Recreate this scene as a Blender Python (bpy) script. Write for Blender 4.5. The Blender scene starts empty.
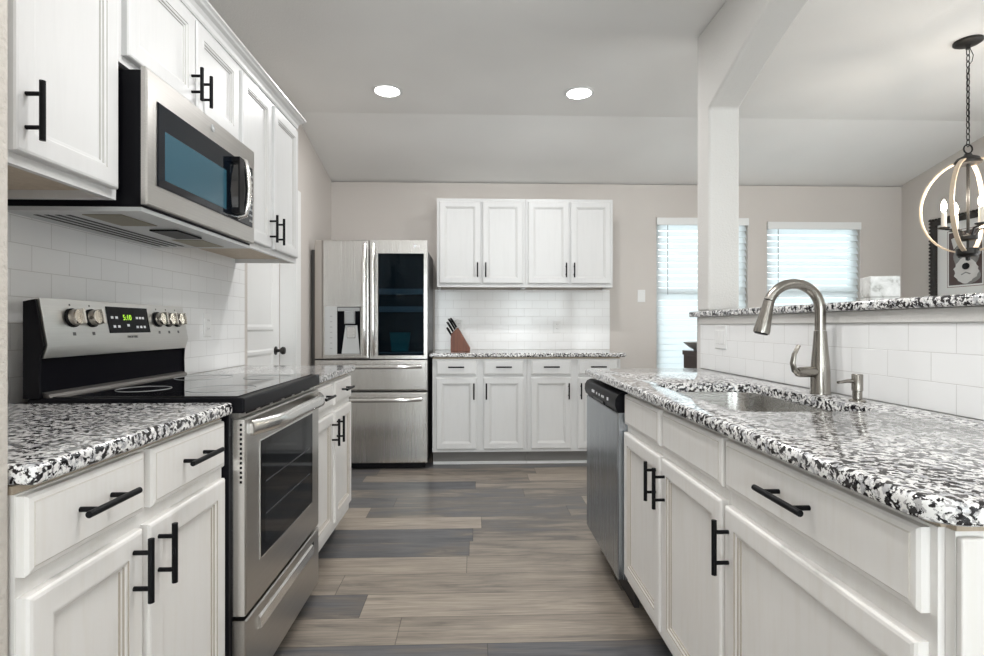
import bpy, bmesh, math, random
from mathutils import Vector, Matrix
random.seed(7)
C = bpy.context.scene.collection
S = bpy.context.scene
PI = math.pi

# ------------------------------------------------------------------ camera
FPX, EYE = 530.0, 1.135
cam_data = bpy.data.cameras.new('camera')
cam = bpy.data.objects.new('camera', cam_data)
C.objects.link(cam)
cam_data.sensor_fit = 'HORIZONTAL'
cam_data.sensor_width = 36.0
cam_data.lens = 36.0 * FPX / 984.0
cam_data.shift_y = -2.0 / 984.0
cam_data.clip_start = 0.02
cam.location = (0, 0, EYE)
cam.rotation_euler = (PI / 2, 0, -math.atan(18.0 / FPX))
S.camera = cam

# ------------------------------------------------------------------ world, exposure, large lights
S.view_settings.view_transform = 'Standard'
S.view_settings.look = 'None'
S.view_settings.gamma = 1.0
S.view_settings.use_curve_mapping = False
S.view_settings.exposure = 0.12
world = bpy.data.worlds.new('sky')
S.world = world
world.use_nodes = True
bg = world.node_tree.nodes['Background']
bg.inputs['Color'].default_value = (0.92, 0.965, 1.0, 1)
bg.inputs['Strength'].default_value = 5.5


def area_light(name, loc, direction, sx, sy, power, color=(1, 1, 1), shape='RECTANGLE'):
    d = bpy.data.lights.new(name, 'AREA')
    d.shape = shape
    d.size = sx
    if shape in ('RECTANGLE', 'ELLIPSE'):
        d.size_y = sy
    d.energy = power
    d.color = color
    o = bpy.data.objects.new(name, d)
    C.objects.link(o)
    o.location = loc
    o.rotation_euler = Vector(direction).to_track_quat('-Z', 'Y').to_euler()
    return o


CEIL = 2.69
CANS = [(-0.572, 3.52), (0.700, 3.51), (-0.10, 1.55), (0.28, 1.20), (-0.45, -0.9), (0.75, -0.9), (2.6, -0.9), (-0.45, -2.6), (0.75, -2.6), (2.6, -2.6)]  # rows behind the camera are unseen, added for fill light
for cx, cy in CANS:
    area_light('recessed_lamp', (cx, cy, CEIL - 0.022), (0, 0, -1), 0.13, 0.13, 11 if cy > 3 else (12 if cy > 0 else 6), (1.0, 0.992, 0.985), 'DISK')
# added fill daylight from unseen living room windows behind the camera
area_light('window_daylight', (-1.3, -4.12, 1.35), (0, 1, 0.30), 1.7, 1.9, 70, (0.95, 0.98, 1.0))
area_light('window_daylight', (1.9, -4.12, 1.35), (0, 1, 0.30), 2.3, 1.9, 75, (0.95, 0.98, 1.0))

# added fill daylight from a made-up patio door, unseen on the right dining wall
area_light('window_daylight', (3.98, 2.25, 1.25), (-1, 0, 0.12), 1.6, 1.8, 34, (0.95, 0.98, 1.0))

# ------------------------------------------------------------------ materials
def new_mat(name):
    m = bpy.data.materials.new(name)
    m.use_nodes = True
    nt = m.node_tree
    return m, nt, nt.nodes['Principled BSDF']


def nd(nt, t, **kw):
    n = nt.nodes.new(t)
    for k, v in kw.items():
        setattr(n, k, v)
    return n


def lk(nt, a, b):
    nt.links.new(a, b)


def ramp(nt, stops, interp='LINEAR'):
    r = nd(nt, 'ShaderNodeValToRGB')
    cr = r.color_ramp
    cr.interpolation = interp
    while len(cr.elements) > 1:
        cr.elements.remove(cr.elements[-1])
    for i, (p, c) in enumerate(stops):
        e = cr.elements[0] if i == 0 else cr.elements.new(p)
        e.position = p
        e.color = (*c, 1)
    return r


def math_n(nt, op, a, b=None):
    n = nd(nt, 'ShaderNodeMath', operation=op)
    for i, v in enumerate((a, b)):
        if v is None:
            continue
        if isinstance(v, (int, float)):
            n.inputs[i].default_value = v
        else:
            lk(nt, v, n.inputs[i])
    return n.outputs[0]


def coords(nt, scale=(1, 1, 1)):
    tc = nd(nt, 'ShaderNodeTexCoord')
    mp = nd(nt, 'ShaderNodeMapping')
    mp.inputs['Scale'].default_value = scale
    lk(nt, tc.outputs['Object'], mp.inputs['Vector'])
    return mp.outputs[0]


def noise(nt, vec, scale, detail=3, rough=0.5, dist=0):
    n = nd(nt, 'ShaderNodeTexNoise')
    n.inputs['Scale'].default_value = scale
    n.inputs['Detail'].default_value = detail
    n.inputs['Roughness'].default_value = rough
    n.inputs['Distortion'].default_value = dist
    lk(nt, vec, n.inputs['Vector'])
    return n.outputs['Fac']


def bump(nt, p, h, strength, dist=0.002):
    b = nd(nt, 'ShaderNodeBump')
    b.inputs['Strength'].default_value = strength
    b.inputs['Distance'].default_value = dist
    lk(nt, h, b.inputs['Height'])
    lk(nt, b.outputs[0], p.inputs['Normal'])


def plain(name, col, rough=0.5, metal=0.0, emit=0.0, ecol=None, coat=0.0, spec=0.5):
    m, nt, p = new_mat(name)
    p.inputs['Base Color'].default_value = (*col, 1)
    p.inputs['Roughness'].default_value = rough
    p.inputs['Metallic'].default_value = metal
    p.inputs['Specular IOR Level'].default_value = spec
    if coat:
        p.inputs['Coat Weight'].default_value = coat
        p.inputs['Coat Roughness'].default_value = 0.05
    if emit:
        p.inputs['Emission Color'].default_value = (*(ecol or col), 1)
        p.inputs['Emission Strength'].default_value = emit
    return m


def painted_wall(name, col, bscale=120, bstr=0.35, rough=0.75):
    m, nt, p = new_mat(name)
    v = coords(nt)
    n = noise(nt, v, bscale, 4, 0.6)
    n2 = noise(nt, v, 1.3, 2)
    r = ramp(nt, [(0.3, tuple(c * 0.97 for c in col)), (0.7, tuple(min(1, c * 1.03) for c in col))])
    lk(nt, n2, r.inputs[0])
    lk(nt, r.outputs[0], p.inputs['Base Color'])
    p.inputs['Roughness'].default_value = rough
    p.inputs['Specular IOR Level'].default_value = 0.25
    bump(nt, p, n, bstr, 0.004)
    return m


def cabinet_paint(name, col, glaze, rough=0.38):
    m, nt, p = new_mat(name)
    v = coords(nt, (9, 9, 0.8))
    n = noise(nt, v, 6.0, 4, 0.6)
    r = ramp(nt, [(0.36, glaze), (0.55, col), (1.0, col)])
    lk(nt, n, r.inputs[0])
    lk(nt, r.outputs[0], p.inputs['Base Color'])
    p.inputs['Roughness'].default_value = rough
    return m


def granite(name):
    m, nt, p = new_mat(name)
    v = coords(nt)
    n1 = noise(nt, v, 88, 4, 0.6, 0.3)
    n2 = noise(nt, v, 130, 2, 0.5, 0.4)
    n3 = noise(nt, v, 45, 3, 0.55, 0.5)
    vo = nd(nt, 'ShaderNodeTexVoronoi')
    vo.inputs['Scale'].default_value = 85
    lk(nt, v, vo.inputs['Vector'])
    base = ramp(nt, [(0.0, (0.87, 0.86, 0.84)), (0.52, (0.85, 0.84, 0.825)), (0.58, (0.50, 0.50, 0.51)), (0.75, (0.33, 0.335, 0.35))])
    lk(nt, n3, base.inputs[0])
    greys = ramp(nt, [(0.0, (0, 0, 0)), (0.56, (0, 0, 0)), (0.60, (1, 1, 1))])
    lk(nt, n2, greys.inputs[0])
    black = ramp(nt, [(0.0, (0, 0, 0)), (0.530, (0, 0, 0)), (0.552, (1, 1, 1))])
    s = math_n(nt, 'ADD', n1, math_n(nt, 'MULTIPLY', math_n(nt, 'SUBTRACT', vo.outputs['Distance'], 0.4), 0.16))
    lk(nt, s, black.inputs[0])
    mx = nd(nt, 'ShaderNodeMix', data_type='RGBA')
    mx.inputs['B'].default_value = (0.26, 0.25, 0.25, 1)
    lk(nt, math_n(nt, 'MULTIPLY', greys.outputs[0], 0.7), mx.inputs['Factor'])
    lk(nt, base.outputs[0], mx.inputs['A'])
    mx2 = nd(nt, 'ShaderNodeMix', data_type='RGBA')
    mx2.inputs['B'].default_value = (0.014, 0.013, 0.015, 1)
    lk(nt, black.outputs[0], mx2.inputs['Factor'])
    lk(nt, mx.outputs['Result'], mx2.inputs['A'])
    lk(nt, mx2.outputs['Result'], p.inputs['Base Color'])
    p.inputs['Roughness'].default_value = 0.12
    p.inputs['Coat Weight'].default_value = 0.3
    p.inputs['Coat Roughness'].default_value = 0.04
    return m


def tile(name, axis, off=0.0, zoff=0.914):
    """white subway tile, the brick pattern runs along world axis 'X' or 'Y' and world Z"""
    m, nt, p = new_mat(name)
    tc = nd(nt, 'ShaderNodeTexCoord')
    sp = nd(nt, 'ShaderNodeSeparateXYZ')
    cb = nd(nt, 'ShaderNodeCombineXYZ')
    lk(nt, tc.outputs['Object'], sp.inputs[0])
    lk(nt, math_n(nt, 'ADD', sp.outputs[axis], 10 * 0.1455 - off), cb.inputs[0])
    lk(nt, math_n(nt, 'ADD', sp.outputs['Z'], 10 * 0.0762 - zoff), cb.inputs[1])
    b = nd(nt, 'ShaderNodeTexBrick')
    b.offset = 0.5
    b.inputs['Scale'].default_value = 1.0
    b.inputs['Brick Width'].default_value = 0.1455
    b.inputs['Row Height'].default_value = 0.0762
    b.inputs['Mortar Size'].default_value = 0.0011
    b.inputs['Mortar Smooth'].default_value = 0.3
    b.inputs['Color1'].default_value = (0.89, 0.89, 0.885, 1)
    b.inputs['Color2'].default_value = (0.87, 0.87, 0.865, 1)
    b.inputs['Mortar'].default_value = (0.68, 0.67, 0.655, 1)
    lk(nt, cb.outputs[0], b.inputs['Vector'])
    lk(nt, b.outputs['Color'], p.inputs['Base Color'])
    p.inputs['Roughness'].default_value = 0.16
    inv = math_n(nt, 'SUBTRACT', 1.0, b.outputs['Fac'])
    bump(nt, p, inv, 0.5, 0.002)
    return m


def steel(name, col=(0.60, 0.585, 0.565), rough=0.30, grain='Z', amt=0.10, bstr=0.05, aniso=0.0, arot=0.0):
    """brushed stainless steel, the brushing runs along local axis grain"""
    m, nt, p = new_mat(name)
    sc = {'X': (1.5, 260, 260), 'Y': (260, 1.5, 260), 'Z': (260, 260, 1.5)}[grain]
    v = coords(nt, sc)
    n = noise(nt, v, 1.0, 3, 0.6)
    r = ramp(nt, [(0.25, tuple(c * (1 - amt) for c in col)), (0.75, tuple(min(1, c * (1 + amt)) for c in col))])
    lk(nt, n, r.inputs[0])
    lk(nt, r.outputs[0], p.inputs['Base Color'])
    p.inputs['Metallic'].default_value = 1.0
    rr = math_n(nt, 'ADD', math_n(nt, 'MULTIPLY', n, 0.12), rough - 0.06)
    lk(nt, rr, p.inputs['Roughness'])
    bump(nt, p, n, bstr, 0.0006)
    if aniso:
        p.inputs['Anisotropic'].default_value = aniso
        p.inputs['Anisotropic Rotation'].default_value = arot
        tg = nd(nt, 'ShaderNodeTangent', direction_type='RADIAL', axis='Z')
        lk(nt, tg.outputs[0], p.inputs['Tangent'])
    return m


def floor_planks(name):
    m, nt, p = new_mat(name)
    tc = nd(nt, 'ShaderNodeTexCoord')
    sp = nd(nt, 'ShaderNodeSeparateXYZ')
    lk(nt, tc.outputs['Object'], sp.inputs[0])
    yv = math_n(nt, 'DIVIDE', math_n(nt, 'SUBTRACT', sp.outputs['Y'], 1.895 - 50 * 0.18), 0.18)
    row = math_n(nt, 'FLOOR', yv)
    wn0 = nd(nt, 'ShaderNodeTexWhiteNoise', noise_dimensions='1D')
    lk(nt, row, wn0.inputs['W'])
    xs = math_n(nt, 'DIVIDE', math_n(nt, 'ADD', sp.outputs['X'], 40.0), 1.22)
    xv = math_n(nt, 'ADD', xs, math_n(nt, 'MULTIPLY', wn0.outputs['Value'], 3.0))
    col = math_n(nt, 'FLOOR', xv)
    cb = nd(nt, 'ShaderNodeCombineXYZ')
    lk(nt, row, cb.inputs[0])
    lk(nt, col, cb.inputs[1])
    wn = nd(nt, 'ShaderNodeTexWhiteNoise', noise_dimensions='2D')
    lk(nt, cb.outputs[0], wn.inputs['Vector'])
    # grain: long streaks along each plank, shifted per plank
    cg = nd(nt, 'ShaderNodeCombineXYZ')
    lk(nt, math_n(nt, 'MULTIPLY', sp.outputs['X'], 1.1), cg.inputs[0])
    lk(nt, math_n(nt, 'MULTIPLY', sp.outputs['Y'], 7.0), cg.inputs[1])
    lk(nt, math_n(nt, 'MULTIPLY', wn.outputs['Value'], 37.0), cg.inputs[2])
    g1 = noise(nt, cg.outputs[0], 2.2, 5, 0.62, 0.6)
    cg2 = nd(nt, 'ShaderNodeCombineXYZ')
    lk(nt, math_n(nt, 'MULTIPLY', sp.outputs['X'], 5.0), cg2.inputs[0])
    lk(nt, math_n(nt, 'MULTIPLY', sp.outputs['Y'], 130.0), cg2.inputs[1])
    lk(nt, math_n(nt, 'MULTIPLY', wn.outputs['Value'], 11.0), cg2.inputs[2])
    g2 = noise(nt, cg2.outputs[0], 1.0, 3, 0.6)
    tone = ramp(nt, [(0.0, (0.078, 0.080, 0.088)), (0.26, (0.125, 0.125, 0.132)), (0.42, (0.150, 0.134, 0.120)), (0.60, (0.265, 0.228, 0.190)), (1.0, (0.39, 0.335, 0.278))])
    f = math_n(nt, 'ADD', math_n(nt, 'MULTIPLY', wn.outputs['Value'], 0.78), math_n(nt, 'MULTIPLY', math_n(nt, 'SUBTRACT', g1, 0.5), 1.25))
    f = math_n(nt, 'ADD', f, 0.10)
    lk(nt, f, tone.inputs[0])
    mg = nd(nt, 'ShaderNodeMix', data_type='RGBA', blend_type='MULTIPLY')
    fine = ramp(nt, [(0.3, (0.60, 0.60, 0.62)), (0.62, (1.10, 1.09, 1.07))])
    lk(nt, g2, fine.inputs[0])
    mg.inputs['Factor'].default_value = 0.8
    lk(nt, tone.outputs[0], mg.inputs['A'])
    lk(nt, fine.outputs[0], mg.inputs['B'])
    # seams
    fy = math_n(nt, 'FRACT', yv)
    fx = math_n(nt, 'FRACT', xv)
    ey = math_n(nt, 'MINIMUM', fy, math_n(nt, 'SUBTRACT', 1.0, fy))
    ex = math_n(nt, 'MULTIPLY', math_n(nt, 'MINIMUM', fx, math_n(nt, 'SUBTRACT', 1.0, fx)), 6.8)
    e = math_n(nt, 'MINIMUM', ey, ex)
    seam = ramp(nt, [(0.0, (0.25, 0.25, 0.25)), (0.013, (1, 1, 1))])
    lk(nt, e, seam.inputs[0])
    ms = nd(nt, 'ShaderNodeMix', data_type='RGBA', blend_type='MULTIPLY')
    ms.inputs['Factor'].default_value = 1.0
    lk(nt, mg.outputs['Result'], ms.inputs['A'])
    lk(nt, seam.outputs[0], ms.inputs['B'])
    lk(nt, ms.outputs['Result'], p.inputs['Base Color'])
    lk(nt, math_n(nt, 'ADD', math_n(nt, 'MULTIPLY', g2, 0.12), 0.27), p.inputs['Roughness'])
    bump(nt, p, seam.outputs[0], 0.25, 0.001)
    return m


def wood(name, c0, c1, rough=0.45, axis='Z'):
    m, nt, p = new_mat(name)
    sc = {'X': (2, 40, 40), 'Y': (40, 2, 40), 'Z': (40, 40, 2)}[axis]
    v = coords(nt, sc)
    n = noise(nt, v, 1.5, 4, 0.6, 0.5)
    r = ramp(nt, [(0.3, c0), (0.7, c1)])
    lk(nt, n, r.inputs[0])
    lk(nt, r.outputs[0], p.inputs['Base Color'])
    p.inputs['Roughness'].default_value = rough
    return m


def window_glass(name):
    m = bpy.data.materials.new(name)
    m.use_nodes = True
    nt = m.node_tree
    nt.nodes.remove(nt.nodes['Principled BSDF'])
    out = nt.nodes['Material Output']
    t = nd(nt, 'ShaderNodeBsdfTransparent')
    t.inputs[0].default_value = (0.93, 0.96, 0.96, 1)
    g = nd(nt, 'ShaderNodeBsdfGlossy')
    g.inputs['Roughness'].default_value = 0.02
    fr = nd(nt, 'ShaderNodeFresnel')
    mx = nd(nt, 'ShaderNodeMixShader')
    lk(nt, fr.outputs[0], mx.inputs[0])
    lk(nt, t.outputs[0], mx.inputs[1])
    lk(nt, g.outputs[0], mx.inputs[2])
    lk(nt, mx.outputs[0], out.inputs['Surface'])
    return m


def slat_mat(name):
    m = bpy.data.materials.new(name)
    m.use_nodes = True
    nt = m.node_tree
    p = nt.nodes['Principled BSDF']
    out = nt.nodes['Material Output']
    p.inputs['Base Color'].default_value = (0.86, 0.87, 0.87, 1)
    p.inputs['Roughness'].default_value = 0.45
    t = nd(nt, 'ShaderNodeBsdfTranslucent')
    t.inputs[0].default_value = (0.80, 0.84, 0.85, 1)
    mx = nd(nt, 'ShaderNodeMixShader')
    mx.inputs[0].default_value = 0.6
    lk(nt, p.outputs[0], mx.inputs[1])
    lk(nt, t.outputs[0], mx.inputs[2])
    lk(nt, mx.outputs[0], out.inputs['Surface'])
    return m


M = dict(
    wall=painted_wall('wall_paint', (0.60, 0.56, 0.525)),
    trimwall=painted_wall('column_paint', (0.66, 0.645, 0.62), 110, 0.6),
    stub=painted_wall('stub_paint', (0.60, 0.56, 0.51), 90, 1.0),
    ceiling=painted_wall('ceiling_paint', (0.85, 0.84, 0.82), 140, 0.4),
    white=plain('white_trim', (0.80, 0.80, 0.79), 0.4),
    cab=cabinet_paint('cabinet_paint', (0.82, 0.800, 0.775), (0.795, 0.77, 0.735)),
    upper=cabinet_paint('upper_cabinet_paint', (0.665, 0.665, 0.66), (0.65, 0.65, 0.645)),  # copy of the cabinet paint, darkened against the strong light on it
    glaze=plain('antique_glaze', (0.40, 0.35, 0.29), 0.5),
    glaze_soft=plain('soft_glaze', (0.62, 0.585, 0.535), 0.5),  # paints the shading along the lower drawer edges
    glaze_pale=plain('pale_glaze', (0.55, 0.54, 0.52), 0.5),
    tan=wood('raw_plywood', (0.46, 0.38, 0.29), (0.56, 0.47, 0.37), 0.6),
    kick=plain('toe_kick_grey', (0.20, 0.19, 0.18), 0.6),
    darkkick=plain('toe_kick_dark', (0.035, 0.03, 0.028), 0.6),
    granite=granite('speckled_granite'),
    tile_x=tile('subway_tile_back', 'X', -0.335, 0.917),
    tile_l=tile('subway_tile_left', 'Y', 0.0, 0.914),
    tile_p=tile('subway_tile_bar', 'Y', 0.0348, 0.914),
    floor=floor_planks('vinyl_planks'),
    steelX=steel('brushed_steel_wide', (0.50, 0.485, 0.462), 0.30, grain='X'),
    steelB=steel('brushed_steel_pale', (0.64, 0.63, 0.605), 0.34, grain='X', amt=0.05),
    steelZ=steel('brushed_steel_tall', grain='Z'),
    fridge=steel('fridge_steel', (0.62, 0.605, 0.58), 0.26, 'Z', 0.025, 0.006, 0.75, 0.0),
    dwsteel=steel('dishwasher_steel', (0.40, 0.43, 0.46), 0.26, 'Z', 0.16, 0.05),
    sink=steel('sink_steel', (0.50, 0.49, 0.47), 0.27, 'X', 0.08, 0.04),
    nickel=plain('brushed_nickel', (0.33, 0.31, 0.28), 0.25, 1.0),
    chrome=plain('bright_steel', (0.78, 0.77, 0.75), 0.22, 1.0),
    knob=plain('knob_metal', (0.70, 0.66, 0.60), 0.25, 1.0),
    black=plain('satin_black_metal', (0.008, 0.008, 0.009), 0.40, spec=0.10),
    blackp=plain('black_enamel', (0.005, 0.005, 0.007), 0.35, spec=0.12),
    darksteel=plain('dark_trim_steel', (0.22, 0.21, 0.20), 0.4, 0.8),
    rack=plain('dark_oven_rack', (0.06, 0.06, 0.065), 0.4),
    matteblack=plain('matte_black_enamel', (0.004, 0.004, 0.006), 0.45, spec=0.03),
    glass=plain('black_glass', (0.003, 0.0035, 0.005), 0.05, spec=0.10),
    ovenglass=plain('oven_glass', (0.006, 0.008, 0.011), 0.05, spec=0.12),
    mwglass=plain('microwave_glass', (0.004, 0.006, 0.010), 0.05, spec=0.35),
    mwscreen=plain('microwave_window_screen', (0.026, 0.085, 0.120), 0.12, spec=0.4),
    cooktop=plain('ceramic_cooktop', (0.005, 0.005, 0.006), 0.03, spec=0.5, coat=0.4),
    fridgeside=plain('fridge_side_grey', (0.09, 0.088, 0.086), 0.4, 0.3),
    taupe=plain('taupe_metal', (0.40, 0.365, 0.33), 0.4, 0.4),
    greypl=plain('grey_plastic', (0.36, 0.37, 0.37), 0.4),
    palegrey=plain('pale_grey_panel', (0.52, 0.53, 0.53), 0.3),
    ink=plain('pale_marking', (0.75, 0.76, 0.78), 0.5),
    darkink=plain('dark_marking', (0.10, 0.10, 0.10), 0.5),
    led=plain('green_led', (0.3, 0.6, 0.02), 0.5, emit=1.0, ecol=(0.42, 0.80, 0.05)),
    filter=plain('mesh_filter', (0.30, 0.27, 0.20), 0.5, 0.6),
    lens=plain('lit_lens', (1, 1, 1), 0.5, emit=9.0, ecol=(1.0, 0.98, 0.95)),
    bulb=plain('lit_bulb', (1, 0.95, 0.85), 0.5, emit=18.0, ecol=(1.0, 0.86, 0.66)),
    bronze=plain('dark_bronze', (0.03, 0.028, 0.026), 0.45, 0.6),
    strap=plain('champagne_wood_strap', (0.58, 0.47, 0.35), 0.38),
    candle=plain('candle_sleeve', (0.75, 0.70, 0.62), 0.5),
    plate=plain('white_plastic_plate', (0.80, 0.80, 0.79), 0.35),
    slat=slat_mat('white_faux_wood_slat'),
    pane=window_glass('window_pane'),
    knifewood=wood('cherry_block', (0.11, 0.030, 0.012), (0.20, 0.06, 0.025), 0.4),
    darkwood=wood('espresso_wood', (0.020, 0.012, 0.010), (0.045, 0.026, 0.020), 0.4, 'X'),
    framewood=plain('carved_dark_frame', (0.022, 0.018, 0.015), 0.45),
    mat=plain('picture_mat', (0.72, 0.71, 0.69), 0.6),
    photo_bg=plain('photo_brown_background', (0.075, 0.045, 0.040), 0.5),
    photo_line=plain('photo_border_line', (0.22, 0.12, 0.10), 0.5),
    fur=plain('photo_pale_fur', (0.62, 0.60, 0.58), 0.6),
    furg=plain('photo_grey_fur', (0.22, 0.21, 0.20), 0.6),
    ceramic=plain('grey_ceramic', (0.42, 0.41, 0.39), 0.3),
    brush=plain('fixture_white', (0.78, 0.78, 0.77), 0.5),
)


def whitewash():
    m, nt, p = new_mat('whitewashed_box')
    v = coords(nt)
    n = noise(nt, v, 22, 4, 0.6, 0.5)
    r = ramp(nt, [(0.33, (0.30, 0.30, 0.27)), (0.45, (0.60, 0.60, 0.58)), (0.7, (0.80, 0.80, 0.78))])
    lk(nt, n, r.inputs[0])
    lk(nt, r.outputs[0], p.inputs['Base Color'])
    p.inputs['Roughness'].default_value = 0.35
    return m


M['wash'] = whitewash()
M['shelf'] = plain('clear_blue_shelf', (0.42, 0.50, 0.54), 0.2)
M['teal'] = plain('teal_jar', (0.05, 0.42, 0.42), 0.4)
M['tint'] = window_glass('tinted_door_glass')
for n_ in M['tint'].node_tree.nodes:
    if n_.type == 'BSDF_TRANSPARENT':
        n_.inputs[0].default_value = (0.42, 0.50, 0.55, 1)
    if n_.type == 'FRESNEL':
        n_.inputs[0].default_value = 1.22



# ------------------------------------------------------------------ mesh helpers
class MB:
    def __init__(self):
        self.bm = bmesh.new()

    def box(self, x0, x1, y0, y1, z0, z1):
        b = self.bm
        vs = [b.verts.new((x, y, z)) for z in (z0, z1) for y in (y0, y1) for x in (x0, x1)]
        for f in ((0, 2, 3, 1), (4, 5, 7, 6), (0, 1, 5, 4), (2, 6, 7, 3), (0, 4, 6, 2), (1, 3, 7, 5)):
            b.faces.new([vs[i] for i in f])
        return self

    def prism(self, poly, axis, a, b_):
        """poly of 2-D points extruded along axis; 2-D order: X->(y,z) Y->(x,z) Z->(x,y)"""
        def P(p, t):
            return {'X': (t, p[0], p[1]), 'Y': (p[0], t, p[1]), 'Z': (p[0], p[1], t)}[axis]
        v0 = [self.bm.verts.new(P(p, a)) for p in poly]
        v1 = [self.bm.verts.new(P(p, b_)) for p in poly]
        n = len(poly)
        self.bm.faces.new(v0)
        self.bm.faces.new(v1[::-1])
        for i in range(n):
            j = (i + 1) % n
            self.bm.faces.new((v0[i], v1[i], v1[j], v0[j]))
        return self

    def loft(self, loops, cap0=True, cap1=True, closed=False):
        rs = [[self.bm.verts.new(p) for p in l] for l in loops]
        n = len(rs[0])
        pairs = list(zip(rs[:-1], rs[1:]))
        if closed:
            pairs.append((rs[-1], rs[0]))
        for a, b in pairs:
            for i in range(n):
                j = (i + 1) % n
                self.bm.faces.new((a[i], a[j], b[j], b[i]))
        if not closed:
            if cap0:
                self.bm.faces.new(rs[0][::-1])
            if cap1:
                self.bm.faces.new(rs[-1])
        return self

    def panel(self, x0, x1, z0, z1, prof):
        """nested rectangles facing -y: prof = [(inset, y), ...] from the back edge to the centre"""
        self.loft([[(x0 + i, y, z0 + i), (x1 - i, y, z0 + i), (x1 - i, y, z1 - i), (x0 + i, y, z1 - i)] for i, y in prof])
        return self

    def tube(self, pts, r, n=10, closed=False, flat=None):
        pts = [Vector(p) for p in pts]
        N = len(pts)
        rs = r if isinstance(r, (list, tuple)) else [r] * N
        loops = []
        up = None
        for i, p in enumerate(pts):
            if closed:
                t = pts[(i + 1) % N] - pts[i - 1]
            else:
                t = pts[min(i + 1, N - 1)] - pts[max(i - 1, 0)]
            t.normalize()
            if up is None:
                up = Vector((0, 0, 1)) if abs(t.z) < 0.9 else Vector((1, 0, 0))
            u = up - t * up.dot(t)
            if u.length < 1e-6:
                u = t.orthogonal()
            u.normalize()
            up = u
            w = t.cross(u)
            ra, rb = (rs[i], rs[i]) if flat is None else (rs[i], rs[i] * flat)
            loops.append([tuple(p + u * math.cos(2 * PI * k / n) * ra + w * math.sin(2 * PI * k / n) * rb) for k in range(n)])
        self.loft(loops, closed=closed)
        return self

    def lathe(self, prof, loc=(0, 0, 0), axis=(0, 0, 1), n=24):
        q = Vector((0, 0, 1)).rotation_difference(Vector(axis).normalized())
        loops = []
        for r, h in prof:
            loops.append([tuple(Vector(loc) + q @ Vector((max(r, 1e-4) * math.cos(2 * PI * k / n), max(r, 1e-4) * math.sin(2 * PI * k / n), h))) for k in range(n)])
        self.loft(loops)
        return self

    def build(self, name, mat, parent=None, bevel=0, seg=2, smooth=False):
        bm = self.bm
        bmesh.ops.recalc_face_normals(bm, faces=bm.faces)
        me = bpy.data.meshes.new(name)
        bm.to_mesh(me)
        bm.free()
        me.materials.append(mat)
        o = bpy.data.objects.new(name, me)
        C.objects.link(o)
        if parent:
            o.parent = parent
        if smooth:
            for p in me.polygons:
                p.use_smooth = True
            me.set_sharp_from_angle(angle=math.radians(40))
        if bevel:
            b = o.modifiers.new('bevel', 'BEVEL')
            b.width = bevel
            b.segments = seg
            b.limit_method = 'ANGLE'
            b.angle_limit = math.radians(35)
            if not smooth:
                for p in me.polygons:
                    p.use_smooth = True
                me.set_sharp_from_angle(angle=math.radians(89))
            b.harden_normals = True
        return o


def box(name, mat, b, parent=None, bevel=0, seg=2):
    return MB().box(*b).build(name, mat, parent, bevel, seg)


def thing(name, label, cat, loc=(0, 0, 0), rz=0, group=None):
    o = bpy.data.objects.new(name, None)
    C.objects.link(o)
    o.empty_display_size = 0.05
    o.location = loc
    o.rotation_euler = (0, 0, rz)
    o['label'] = label
    o['category'] = cat
    if group:
        o['group'] = group
    return o


def tag(o, label, cat, group=None):
    o['label'] = label
    o['category'] = cat
    if group:
        o['group'] = group
    return o


def struct(o):
    o['kind'] = 'structure'
    return o


def text(name, body, mat, size, origin, xdir, ydir, parent=None, depth=0.0004):
    """raised lettering: origin is the centre, xdir the reading direction, ydir up (parent's space)"""
    cu = bpy.data.curves.new(name, 'FONT')
    cu.body = body
    cu.size = size
    cu.extrude = depth
    cu.align_x = 'CENTER'
    cu.align_y = 'CENTER'
    tmp = bpy.data.objects.new(name + '_source', cu)
    C.objects.link(tmp)
    dg = bpy.context.evaluated_depsgraph_get()
    me = bpy.data.meshes.new_from_object(tmp.evaluated_get(dg))
    bpy.data.objects.remove(tmp)
    bpy.data.curves.remove(cu)
    x, y = Vector(xdir).normalized(), Vector(ydir).normalized()
    z = x.cross(y)
    mt = Matrix((x, y, z)).transposed().to_4x4()
    mt.translation = Vector(origin)
    me.transform(mt)
    me.name = name
    me.materials.clear()
    me.materials.append(mat)
    o = bpy.data.objects.new(name, me)
    C.objects.link(o)
    if parent:
        o.parent = parent
    return o


def bar_handle(parent, c, axis, length, standoff, rad=0.006, name='handle', mat=None):
    """black bar pull in front of a face at y=c[1]; axis 'x' or 'z'"""
    x, y, z = c
    m = MB()
    d = Vector((1, 0, 0)) if axis == 'x' else Vector((0, 0, 1))
    a = Vector((x, y - standoff, z))
    m.tube([a - d * length / 2, a + d * length / 2], rad, 12)
    for s in (-1, 1):
        q = a + d * s * (length / 2 - 0.028)
        m.tube([(q.x, y + 0.001, q.z), (q.x, y - standoff + 0.002, q.z)], rad * 0.8, 10)
    return m.build(name, mat or M['black'], parent, smooth=True)


DOORP = [(0, 0.0), (0, -0.015), (0.003, -0.0185), (0.008, -0.020), (0.046, -0.020), (0.0475, -0.0175), (0.051, -0.0175), (0.054, -0.0160),
         (0.0555, -0.0125), (0.060, -0.0120), (0.0615, -0.0085), (0.064, -0.008)]
DRAWP = [(0, 0.0), (0, -0.013), (0.004, -0.017), (0.011, -0.0185), (0.013, -0.020)]


def glaze_grooves(o, rings, mat):
    o.data.materials.append(mat)
    for r in rings:
        for k in range(4):
            o.data.polygons[4 * r + k].material_index = 1


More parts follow.
